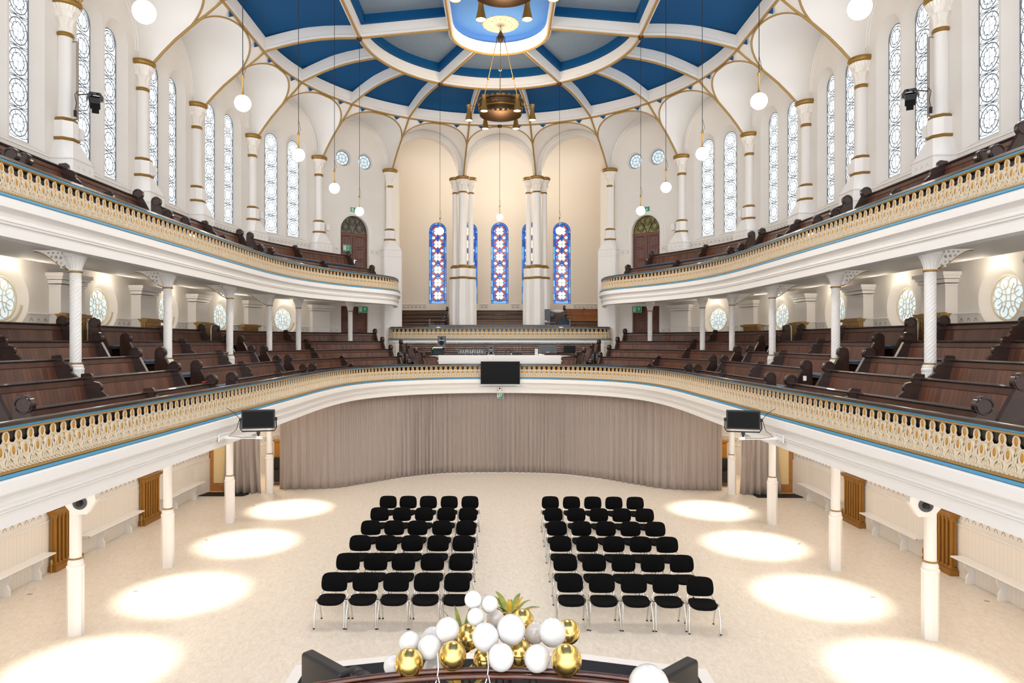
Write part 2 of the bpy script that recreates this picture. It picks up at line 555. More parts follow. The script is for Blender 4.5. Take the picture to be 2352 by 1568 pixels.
LZ0, LZ1, LHW = 9.2, 13.0, .30          # lancets
OZ, OR_ = 5.86, .60                      # gallery oculus outer splay
walls = {'left': MB(), 'right': MB()}
mold = MB(); dado = MB(); band = MB(); inc = MB()
bayinfo = []
for i in range(NB):
    a, b = Vector(WV[i] + (0,)), Vector(WV[i + 1] + (0,))
    l = round((b - a).length, 5); U = (b - a) / l; W = Vector((-U.y, U.x, 0)); V = Vector((0, 0, 1))
    side = 'left' if i < 11 else 'right'
    bayinfo.append((a, l, U, W))
    zs = 12.85
    if 10 <= i <= 12:
        n = 24; ro, ri = l / 2, l / 2 - .17
        oc = [(l / 2 - ro * math.cos(PI * k / n), zs + ro * math.sin(PI * k / n)) for k in range(n + 1)]
        ic = [(l / 2 - ri * math.cos(PI * k / n), zs - .1 + ri * math.sin(PI * k / n)) for k in range(n + 1)]
        poly = [(0, 12.3)] + oc + [(l, 12.3), (l - .17, 12.3)] + ic[::-1] + [(.17, 12.3)]
        walls[side].prism(poly, a, U, V, W, .45)
    else:
        n = 20
        outer = [(0, 0), (l, 0), (l, zs)] + [(l / 2 + l / 2 * math.cos(PI * k / n), zs + l / 2 * math.sin(PI * k / n)) for k in range(1, n)] + [(0, zs)]
        holes = []
        m = l / 2
        if i in (9, 13):
            holes.append(arch(m - .66, m + .66, 7.6, 10.38))
            holes.append([(m - .64, 4.4), (m + .64, 4.4), (m + .64, 6.5), (m - .64, 6.5)])
            holes += [circ(m - .52, 12.78, .36), circ(m + .52, 12.78, .36)]
        else:
            for s_ in (-1, 1):
                holes.append(arch(m + s_ * .56 - .53, m + s_ * .56 + .53, 9.06, 13.22))
            holes.append(circ(m, OZ, OR_))
        walls[side].panel(outer, holes, a, U, V, W, .0)
        # splayed reveals
        for h in holes:
            c0 = Vector((sum(p[0] for p in h) / len(h), sum(p[1] for p in h) / len(h)))
            deep = .30
            if i in (9, 13):
                rv = [p for p in h]
                deep = .22 if len(h) < 30 else .14
                k_ = 1.0 if len(h) < 30 else .84
            elif len(h) == 32:
                k_ = .75; deep = .17
            else:
                k_ = None; deep = .20
            h2 = []
            for p in h:
                if k_ is None:
                    cu = m + (.56 if c0.x > m else -.56)
                    du = (p[0] - cu) * (LHW / .53)
                    zz = 9.2 if p[1] <= 9.07 else 12.70 + (p[1] - 12.69) * (LHW / .53)
                    h2.append((cu + du, zz))
                else:
                    h2.append((c0.x + (p[0] - c0.x) * k_, c0.y + (p[1] - c0.y) * k_))
            ap = [a + U * p[0] + V * p[1] for p in h]
            bp = [a + U * p[0] + V * p[1] + W * deep for p in h2]
            mm = len(h); kk = walls[side].add(ap + bp)
            for j in range(mm):
                jj = (j + 1) % mm
                walls[side].face((kk + j, kk + jj, kk + mm + jj, kk + mm + j))
        # dado boards and incised band at the three levels
        cuts = [(0, l)] if i not in (9, 13) else [(0, m - .72), (m + .72, l)]
        for u0, u1 in cuts:
            for (z0, z1, col) in ((7.4, 9.03, DADO), (4.2, 5.61, DADOG)) + (((0, 1.42, DADO),) if i not in (9, 13) else ()):
                zb = z1 - .30
                segs = [(u0, u1)]
                if col is DADOG and i not in (9, 13):
                    segs = [(u0, m - .56), (m + .56, u1)]
                for v0, v1 in segs:
                    dado.quad(a + U * v0 + V * z0 - W * .012, a + U * v1 + V * z0 - W * .012, a + U * v1 + V * zb - W * .012, a + U * v0 + V * zb - W * .012,
                              [(v0, z0), (v1, z0), (v1, zb), (v0, zb)])
                    for zz, hh in ((zb, .022), (z1, .03)):
                        q = [a + U * v0 - W * .03, a + U * v1 - W * .03, a + U * v1 + W * .0, a + U * v0 + W * .0]
                        band.hexa([p + V * (zz - hh) for p in q] + [p + V * zz for p in q])
                    nn = int((v1 - v0) / .2)
                    for k in range(nn):
                        uc = v0 + (k + .5) * (v1 - v0) / nn; zc = zb + .13
                        pts = [(-.05, -.02), (-.025, .03), (0, .05), (.025, .03), (.05, -.02)]
                        for q in range(4):
                            (x0, y0), (x1, y1) = pts[q], pts[q + 1]
                            P = [a + U * (uc + x0) + V * (zc + y0), a + U * (uc + x1) + V * (zc + y1)]
                            inc.hexa([P[0] - V * .009 - W * .006, P[1] - V * .009 - W * .006, P[1] - V * .009 + W * .01, P[0] - V * .009 + W * .01,
                                      P[0] + V * .009 - W * .006, P[1] + V * .009 - W * .006, P[1] + V * .009 + W * .01, P[0] + V * .009 + W * .01])
    for rr, tt in ((l / 2 - .07, .028), (l / 2 - .20, .02)):
        mold.tube([a + U * (l / 2 - rr * math.cos(PI * k / 24)) + V * (12.85 + rr * math.sin(PI * k / 24)) - W * .0 for k in range(25)], tt, 6)
    # moulded arch over the doors
    if i in (9, 13):
        m = l / 2
        for rr, tt in ((.78, .028), (.9, .02)):
            mold.tube([a + U * (m - rr) + V * 9.05, a + U * (m - rr) + V * 9.7] + [a + U * (m - rr * math.cos(PI * k / 16)) + V * (9.72 + rr * math.sin(PI * k / 16)) for k in range(17)]
                      + [a + U * (m + rr) + V * 9.05], tt, 6)
struct(walls['left'].build('wall_left', WALL, smooth=35))
struct(walls['right'].build('wall_right', WALL, smooth=35))
struct(mold.build('trim_1', WHITE))
struct(dado.build('trim_2', DADO, smooth=0))
struct(band.build('trim_3', WHITE, smooth=0))
struct(inc.build('trim_4', INCISE, smooth=0))

# choir recess: side walls, back wall, ceiling
mb = MB()
CW, CB, CS = 4.46, 34.0, 5.7
wins = [(k * 1.545, .435) for k in (-2, -1, 0, 1, 2)]
holes = [arch(CS + x - r, CS + x + r, 6.88, 10.93, 18) for x, r in wins]
mb.panel([(0, 2.5), (2 * CS, 2.5), (2 * CS, 15.6), (0, 15.6)], holes, (-CS, CB, 0), (1, 0, 0), (0, 0, 1), (0, 1, 0), .14)
for sx in (-1, 1):
    mb.quad((sx * CS, CB, 2.5), (sx * CS, 30.42, 2.5), (sx * CS, 30.42, 15.6), (sx * CS, CB, 15.6))
    mb.quad((sx * CW, 30.15, 2.9), (sx * CW, 30.42, 2.9), (sx * CW, 30.42, 12.5), (sx * CW, 30.15, 12.5))
    mb.quad((sx * CW, 30.42, 2.9), (sx * CS, 30.42, 2.9), (sx * CS, 30.42, 12.5), (sx * CW, 30.42, 12.5))
    mb.quad((sx * CW, 30.15, 3.0), (sx * 5.0, 30.0, 3.0), (sx * 5.0, 30.0, 12.5), (sx * CW, 30.15, 12.5))
    mb.quad((sx * CW, 30.42, 12.3), (sx * CS, 30.42, 12.3), (sx * CS, 30.42, 15.6), (sx * CW, 30.42, 15.6))
mb.quad((-CS, CB, 15.6), (CS, CB, 15.6), (CS, 30.1, 15.6), (-CS, 30.1, 15.6))
struct(mb.build('wall_back', APSE, smooth=35))
mb = MB(); b2 = MB(); i2 = MB()
xs = [-4.46, -3.6, -1.98, -1.12, -.48]
for x0, x1 in ((-5.69, -3.66), (-2.5, -2.13), (-.98, -.56), (.56, .98), (2.13, 2.5), (3.66, 5.69)):
    mb.quad((x0, CB - .012, 5.2), (x1, CB - .012, 5.2), (x1, CB - .012, 6.55), (x0, CB - .012, 6.55), [(x0, 5), (x1, 5), (x1, 6.5), (x0, 6.5)])
    b2.box(((x0 + x1) / 2, CB - .02, 6.85), (x1 - x0, .06, .03)); b2.box(((x0 + x1) / 2, CB - .02, 6.55), (x1 - x0, .05, .02))
    for s_ in (x0, x1): b2.box((s_, CB - .015, 6.1), (.02, .05, 1.5))
    nn = max(2, int((x1 - x0) / .2))
    for k in range(nn):
        uc = x0 + (k + .5) * (x1 - x0) / nn
        for (p, q) in (((-.05, -.02), (0, .05)), ((0, .05), (.05, -.02))):
            i2.hexa([(uc + p[0], CB - .03, 6.68 + p[1]), (uc + q[0], CB - .03, 6.68 + q[1]), (uc + q[0], CB, 6.68 + q[1]), (uc + p[0], CB, 6.68 + p[1]),
                     (uc + p[0], CB - .03, 6.7 + p[1]), (uc + q[0], CB - .03, 6.7 + q[1]), (uc + q[0], CB, 6.7 + q[1]), (uc + p[0], CB, 6.7 + p[1])])
struct(mb.build('trim_5', DADO, smooth=0)); struct(b2.build('trim_6', WHITE, smooth=0)); struct(i2.build('trim_7', INCISE, smooth=0))
# choir platform
mb = MB()
mb.box6(-4.44, 4.44, 29.1, 30.5, 2.9, 5.1); mb.box6(-5.68, 5.68, 30.5, 33.98, 2.9, 5.1)
struct(mb.build('floor_choir', WALL, smooth=0))

# ------------------------------------------------------------------ galleries: tiered floors and soffits
LROW = [(.8 * k, z, t) for k, z, t in ((1, 3.24, 4.17), (2, 3.50, 4.43), (3, 3.78, 4.71), (4, 4.08, 5.02), (5, 4.42, 5.36))]
def lprof(p):
    d = wall_hit(*p[:4]) - .004
    r = [(.06, 3.06), (.06, 3.24), (.8, 3.24), (.8, 3.5), (1.6, 3.5), (1.6, 3.78), (2.4, 3.78), (2.4, 4.08)]
    if abs(p[0]) < 3.0 and p[1] > 20: return r + [(3.3, 4.08), (3.3, 4.08), (3.4, 4.08), (3.4, 3.06)]
    return r + [(3.2, 4.08), (3.2, 4.42), (d, 4.42), (d, 3.06)]
mb = MB(); sweepf(mb, LOWER.sub(0, LOWER.L, .3), lprof)
struct(mb.build('floor_lower_gallery', WHITE, smooth=25))
UROW = [(.86, 6.92, 7.85), (1.72, 7.47, 8.40)]
def uprof(p):
    d = wall_hit(*p[:4]) - .004
    d = max(d, 1.75)
    e = max(1.73, d - .55)
    return [(.06, 6.56), (.06, 6.92), (.86, 6.92), (.86, 7.47), (d, 7.47), (d, 6.86), (e, 6.60)]
for P in (UPL, UPR):
    mb = MB(); sweepf(mb, P.sub(0, P.L - .2, .3), uprof)
    struct(mb.build('floor_upper_gallery', WALL, smooth=25))

# ------------------------------------------------------------------ parapets
PITCH, LH = .187, .40
def ell(cu, cz, ru, rz, n=9, a0=0):
    return [(cu + ru * math.cos(a0 + 2 * PI * k / n), cz + rz * math.sin(a0 + 2 * PI * k / n)) for k in range(n)]
UNIT = [
    (ell(0, .337, .041, .058, 12), True), (ell(PITCH / 2, .185, .037, .062, 12), True),
    ([(-.035, .30), (-.060, .272), (-.0935, .262)], False), ([(.035, .30), (.060, .272), (.0935, .262)], False),
    ([(PITCH / 2 - .078, .10), (PITCH / 2 - .074, .17), (PITCH / 2 - .045, .235), (PITCH / 2, .275)], False),
    ([(PITCH / 2 + .078, .10), (PITCH / 2 + .074, .17), (PITCH / 2 + .045, .235), (PITCH / 2, .275)], False),
    ([(-.080, .035), (-.070, .085), (-.035, .125), (0, .145)], False), ([(.080, .035), (.070, .085), (.035, .125), (0, .145)], False),
    ([(-.045, .04), (-.036, .075), (0, .105), (.036, .075), (.045, .04)], False),
    ([(-.020, .04), (0, .075), (.020, .04)], False),
    ([(-.09, .034), (-.03, .006)], False), ([(-.03, .034), (.03, .006)], False), ([(.03, .034), (.09, .006)], False),
]
def cres(u0, z0, u1, z1, u2, z2, w_):
    """outline of a slim crescent of slit shade through three points"""
    q = [(u0, z0), ((u0 + u1) / 2 + (u1 - u0) * .08, (z0 + z1) / 2), (u1, z1), ((u1 + u2) / 2, (z1 + z2) / 2 + .004), (u2, z2)]
    o = []
    for k, (u, z) in enumerate(q):
        a, b = q[max(k - 1, 0)], q[min(k + 1, 4)]; tx, tz = b[0] - a[0], b[1] - a[1]; l_ = math.hypot(tx, tz)
        ww = w_ * (.25, .8, 1, .8, .25)[k] / 2; o.append(((u - tz / l_ * ww, z + tx / l_ * ww), (u + tz / l_ * ww, z - tx / l_ * ww)))
    return [p[0] for p in o] + [p[1] for p in reversed(o)]
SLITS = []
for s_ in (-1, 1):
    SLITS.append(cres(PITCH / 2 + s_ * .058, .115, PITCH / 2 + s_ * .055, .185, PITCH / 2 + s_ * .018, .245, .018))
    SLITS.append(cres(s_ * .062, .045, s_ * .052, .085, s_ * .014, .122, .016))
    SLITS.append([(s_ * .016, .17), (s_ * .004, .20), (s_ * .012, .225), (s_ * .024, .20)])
def lean(z):                    # depth towards the hall, flaring at the foot
    t = z / LH
    return .005 + .055 * (1 - t) ** 2.2
def ribbon(mb, F, pts, closed, w=.015, t=.014):
    m = len(pts); rows = []
    for i in range(m):
        a = pts[i - 1] if (closed or i > 0) else pts[i]
        b = pts[(i + 1) % m] if (closed or i < m - 1) else pts[i]
        tx, tz = b[0] - a[0], b[1] - a[1]; q = math.hypot(tx, tz) or 1
        nx, nz = -tz / q * w / 2, tx / q * w / 2
        u, z = pts[i]; d = lean(max(0, min(LH, z)))
        rows.append([F(u + nx, z + nz, d), F(u + nx * .7, z + nz * .7, d + t), F(u - nx * .7, z - nz * .7, d + t), F(u - nx, z - nz, d)])
    if closed: rows.append(rows[0])
    b0 = mb.add([p for r in rows for p in r])
    for i in range(len(rows) - 1):
        for j in range(3):
            mb.face((b0 + i * 4 + j, b0 + i * 4 + j + 1, b0 + i * 4 + 4 + j + 1, b0 + i * 4 + 4 + j))
def parapet(P, zr, label, s0=0, s1=None, low=True, back=True, fas=True):
    """zr = height of the rail top; things hang below it"""
    s1 = P.L if s1 is None else s1
    S = P.sub(s0, s1, .2)
    root = thing('gallery_parapet', label, 'parapet', (P.at((s0 + s1) / 2)[0], P.at((s0 + s1) / 2)[1], zr - 1))
    inv = Vector(root.location)
    def fin(mb, name, m, sm=35, lab=None):
        mb.v = [(v[0] - inv.x, v[1] - inv.y, v[2] - inv.z) for v in mb.v]
        o = mb.build(name, m, root, smooth=sm, fix=name not in ('lattice', 'medallion'))
        if lab: o['label'] = lab
        return o
    mb = MB(); mb.sweep(S, [(-.05, zr - .045), (-.045, zr - .01), (-.02, zr), (.045, zr), (.065, zr - .015), (.065, zr - .045)]); fin(mb, 'rail', CAP, lab='dark polished wooden top rail')
    mb = MB(); mb.sweep(S, [(-.03, zr - .072), (-.03, zr - .045), (.06, zr - .045), (.06, zr - .072)]); fin(mb, 'blue_band', SKYB, lab='light blue painted band')
    mb = MB()
    mb.sweep(S, [(-.03, zr - .1), (-.04, zr - .088), (-.03, zr - .075), (.05, zr - .075), (.05, zr - .1)])
    zl = zr - .1 - LH                      # foot of the lattice
    mb.sweep(S, [(-.06, zl - .03), (-.10, zl - .022), (-.10, zl - .008), (-.06, zl), (.05, zl), (.05, zl - .03)])
    fin(mb, 'gold_bead', GOLDTRIM, lab='gold painted bead mouldings')
    mb = MB(); mb.sweep(S, [(-.09, zl - .075), (-.115, zl - .06), (-.11, zl - .03), (.05, zl - .03), (.05, zl - .075)]); fin(mb, 'blue_moulding', SKYB, lab='light blue moulding under the lattice')
    if back:
        mb = MB(); mb.sweep(S, [(.07, zl - .05), (.07, zr - .05), (.10, zr - .05), (.10, zl - .05)]); fin(mb, 'wood_lining', BROWN)
    lat = MB(); med = lat
    n = int(round((s1 - s0) / PITCH)); pt = (s1 - s0) / n
    for i in range(n):
        sc_ = s0 + (i + .5) * pt
        # a ray only needs a local frame: the unit is short compared with the curve
        p0 = P.at(sc_); q0 = P.at(sc_ + .01); tx, ty = q0[0] - p0[0], q0[1] - p0[1]; q = math.hypot(tx, ty) or 1; tx /= q; ty /= q
        def F(u, z, d):
            return (p0[0] + tx * u - p0[2] * d, p0[1] + ty * u - p0[3] * d, zl + z)
        lat.cm = 0
        for pts, cl in UNIT:
            ribbon(lat, F, pts, cl)
        # solid plate with a scalloped head, carrying the raised bands
        top = [(-PITCH / 2, .258), (-.062, .268), (-.036, .30), (0, .31), (.036, .30), (.062, .268), (PITCH / 2, .258)]
        zs_ = (0, .08, .16)
        b0 = lat.add([F(u, z, lean(z)) for z in zs_ for u, _ in top] + [F(u, z, lean(z)) for u, z in top])
        for r_ in range(3):
            for k in range(6): lat.face((b0 + r_ * 7 + k, b0 + r_ * 7 + k + 1, b0 + (r_ + 1) * 7 + k + 1, b0 + (r_ + 1) * 7 + k))
        lat.cm = 2  # flat dark shapes paint the shade of the slits onto the plate
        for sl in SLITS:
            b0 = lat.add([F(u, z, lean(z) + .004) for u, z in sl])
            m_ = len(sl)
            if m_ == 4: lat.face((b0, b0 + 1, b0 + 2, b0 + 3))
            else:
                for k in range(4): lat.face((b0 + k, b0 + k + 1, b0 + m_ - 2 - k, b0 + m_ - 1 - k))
        lat.cm = 1
        for cu, cz, ru, rz in ((0, .337, .037, .053), (PITCH / 2, .185, .033, .057)):
            e = ell(cu, cz, ru, rz, 8, .4); d = lean(cz)
            b0 = lat.add([F(u, z, d + .004) for u, z in e] + [F(cu, cz, d + .018)])
            for k in range(8):
                lat.face((b0 + k, b0 + (k + 1) % 8, b0 + 8))
        bb = [(-.012, .27), (0, .215), (.012, .27)]
        b0 = lat.add([F(u, z, lean(z) + .012) for u, z in bb]); lat.face((b0, b0 + 1, b0 + 2))
    fin(lat, 'lattice', [CREAM, OCHRE, LATSHADE], 0, 'cream openwork lattice with ochre gold leaf medallions')
    if fas:
        zf = zl - .075; h = zf - (zr - 1.10)
        pr = [(-.10, zf), (-.12, zf - .02), (-.12, zf - .14), (-.09, zf - .165), (-.02, zf - .20), (.0, zf - .255), (-.02, zf - .28), (-.055, zf - .292),
              (-.055, zf - .315), (-.03, zf - .322), (-.03, zf - .334), (-.045, zf - .338), (-.045, zf - .352), (-.01, zf - .365), (-.01, zr - 1.10), (.06, zr - 1.115), (.16, zr - 1.115), (.16, zf)]
        mb = MB(); mb.sweep(S, pr); fin(mb, 'fascia', WHITE, 30, 'white moulded fascia')
    return root
parapet(LOWER, 4.17, 'long curved parapet of the lower gallery, cream and gold lattice, running round the hall')
parapet(UPL, 7.55, 'left upper gallery parapet, cream and gold lattice above a white fascia')
parapet(UPR, 7.55, 'right upper gallery parapet, cream and gold lattice above a white fascia')
CHO = Path(catmull([(-4.75, 29.75), (-4.72, 29.45), (-4.5, 29.2), (-3.6, 29.08), (-1.8, 29.0), (0, 28.98), (1.8, 29.0), (3.6, 29.08), (4.5, 29.2), (4.72, 29.45), (4.75, 29.75)]))
parapet(CHO, 5.63, 'choir parapet with cream lattice below the stained glass windows', fas=False)
mb = MB(); S = CHO.sub(0, CHO.L)
mb.sweep(S, [(-.08, 5.055), (-.1, 5.04), (-.1, 4.96), (-.03, 4.93), (-.03, 4.86), (-.05, 4.85), (-.05, 4.8), (0.02, 4.78), (.02, 4.0), (.1, 4.0), (.1, 5.055)])
struct(mb.build('trim_8', WHITE))

# ------------------------------------------------------------------ ceiling: beams, panels, vaults
def stadium(rad, yc, y0=-1.4, n=48, y_from=None):
    pts = []
    k = 26
    for i in range(k): pts.append((-rad, y0 + (yc - y0) * i / k))
    for i in range(n + 1):
        a = PI - PI * i / n
        pts.append((rad * math.cos(a), yc + rad * math.sin(a)))
    for i in range(1, k + 1): pts.append((rad, yc + (y0 - yc) * i / k))
    return Path(pts)
HR, RR = 14.23, 7.55
HM, RM = 14.65, 4.48
HO, RO, YO = 14.93, 1.58, 22.15
ring_o, ring_m, ring_c = stadium(RR, YC), stadium(RM, YC), stadium(RO, YO)
beams = MB(); beads = MB(); blue = MB(); grey = MB(); lightb = MB()
def beam_sweep(P, z, h, w=.16):
    S = P.sub(0, P.L, .3)
    beams.sweep(S, [(-w / 2, z + .05), (-w / 2, z + .13), (-w / 2 + .02, z + .15), (-w / 2 + .02, z + h), (w / 2 - .02, z + h), (w / 2 - .02, z + .15), (w / 2, z + .13), (w / 2, z + .05)])
    beads.sweep(S, [(-.036, z + .05), (-.036, z + .015), (-.015, z), (.015, z), (.036, z + .015), (.036, z + .05)])
beam_sweep(ring_o, HR, .50); beam_sweep(ring_m, HM, .46); beam_sweep(ring_c, HO, .42)
def rib(p0, p1, bulge, h, w=.14, n=10):
    """straight-plan beam from p0 to p1 (x,y,z at the lower edge)"""
    p0, p1 = Vector(p0), Vector(p1); d = (p1 - p0); d.z = 0; d.normalize(); nn = Vector((-d.y, d.x, 0))
    for dst, prof in ((beams, [(-w / 2, .05), (-w / 2, .13), (-w / 2 + .02, .15), (-w / 2 + .02, h), (w / 2 - .02, h), (w / 2 - .02, .15), (w / 2, .13), (w / 2, .05)]),
                      (beads, [(-.032, .05), (-.032, .015), (-.015, 0), (.015, 0), (.032, .015), (.032, .05)])):
        rs = []
        for i in range(n + 1):
            t = i / n; c = p0.lerp(p1, t) + Vector((0, 0, bulge * math.sin(PI * t)))
            rs.append([c + nn * a + Vector((0, 0, b)) for a, b in prof])
        dst.rings(rs)
outer_ribs = [((-RR, y), (-RM, y)) for y in BAYY[1:]] + [((RR, y), (RM, y)) for y in BAYY[1:]]
for a in (0, 20, 40, 60, 80, 100, 120, 140, 160, 180):
    c, s_ = math.cos(R(a)), math.sin(R(a)); outer_ribs.append(((RR * c, YC + RR * s_), (RM * c, YC + RM * s_)))
for p, q in outer_ribs:
    rib((p[0], p[1], HR), (q[0], q[1], HM), .14, .45)
for sx in (-1, 1):
    for y in (8.55, 15.15, YC):
        rib((sx * RM, y, HM), (sx * RO, y, HO - .02), 0, .44)
    rib((sx * RM * .5, YC + RM * .866, HM), (sx * RO * .54, YO + RO * .84, HO - .02), 0, .44)
def strip(dst, A, B, za, zb, n=120, bul=0.0, m=6):
    rows = []
    for i in range(n + 1):
        a = A.at(A.L * i / n); b = B.at(B.L * i / n); r = []
        for j in range(m + 1):
            t = j / m
            r.append((a[0] + (b[0] - a[0]) * t, a[1] + (b[1] - a[1]) * t, za + (zb - za) * t + bul * math.sin(PI * t)))
        rows.append(r)
    b0 = dst.add([p for r in rows for p in r])
    for i in range(n):
        for j in range(m):
            dst.face((b0 + i * (m + 1) + j, b0 + i * (m + 1) + j + 1, b0 + (i + 1) * (m + 1) + j + 1, b0 + (i + 1) * (m + 1) + j))
# matching parameters: use the same sample count on straight parts (Y) and arcs
def pairs(A, B, ra, rb, ya, yb, za, zb, dst, bul=0.0, m=6):
    pts = []
    for i in range(27): pts.append(((-ra, -1.4 + (ya + 1.4) * i / 26), (-rb, -1.4 + (yb + 1.4) * i / 26)))
    for i in range(1, 49):
        a = PI - PI * i / 48; pts.append(((ra * math.cos(a), ya + ra * math.sin(a)), (rb * math.cos(a), yb + rb * math.sin(a))))
    for i in range(25, -1, -1): pts.append(((ra, -1.4 + (ya + 1.4) * i / 26), (rb, -1.4 + (yb + 1.4) * i / 26)))
    b0 = dst.add([(p[0] + (q[0] - p[0]) * j / m, p[1] + (q[1] - p[1]) * j / m, za + (zb - za) * j / m + bul * math.sin(PI * j / m)) for p, q in pts for j in range(m + 1)])
    for i in range(len(pts) - 1):
        for j in range(m):
            dst.face((b0 + i * (m + 1) + j, b0 + i * (m + 1) + j + 1, b0 + (i + 1) * (m + 1) + j + 1, b0 + (i + 1) * (m + 1) + j))
pairs(0, 0, RR + .3, RM, YC, YC, HR + .44, HM + .42, blue, .14)
pairs(0, 0, RM, RO, YC, YO, HM + .70, HO + .66, grey, 0, 2)
# deep blue upstands round every grey panel
for P, ins, z in ((ring_m, -.20, HM), (ring_c, .16, HO)):
    S = P.sub(0, P.L, .3)
    blue.sweep(S, [(ins - .01 if ins > 0 else -.05, z + .40), (ins - .01 if ins > 0 else -.05, z + .44), (ins, z + .46), (ins, z + .72), (0, z + .72), (0, z + .40)])
def upstand(p0, p1, w=.34):
    p0, p1 = Vector(p0), Vector(p1); d = (p1 - p0); d.z = 0; d.normalize(); nn = Vector((-d.y, d.x, 0)) * w / 2
    blue.hexa([p0 - nn, p1 - nn, p1 + nn, p0 + nn] + [q + Vector((0, 0, .3)) for q in (p0 - nn, p1 - nn, p1 + nn, p0 + nn)])
for sx in (-1, 1):
    for y in (8.55, 15.15, YC):
        upstand((sx * RM, y, HM + .43), (sx * RO, y, HO + .41))
    upstand((sx * RM * .5, YC + RM * .866, HM + .43), (sx * RO * .54, YO + RO * .84, HO + .41))
S = ring_c.sub(0, ring_c.L, .3)
lightb.sweep(S, [(.06, HO + .40), (.06, HO + .56), (.30, HO + .68), (.0, HO + .72), (-.02, HO + .40)])
lightb.panel([(p[0] , p[1]) for p in S], [], (0, 0, HO + .67), (1, 0, 0), (0, 1, 0), (0, 0, 1))
struct(beams.build('ceiling_beams', WHITE, smooth=35), 'cream ceiling beams')
struct(beads.build('ceiling_ribs', GOLDTRIM, smooth=50), 'gold beads under the beams')
struct(blue.build('ceiling_blue_panels', BLUE, smooth=35))
struct(grey.build('ceiling_grey_panels', GREYB, smooth=35))
struct(lightb.build('ceiling_centre', LIGHTB, smooth=35))

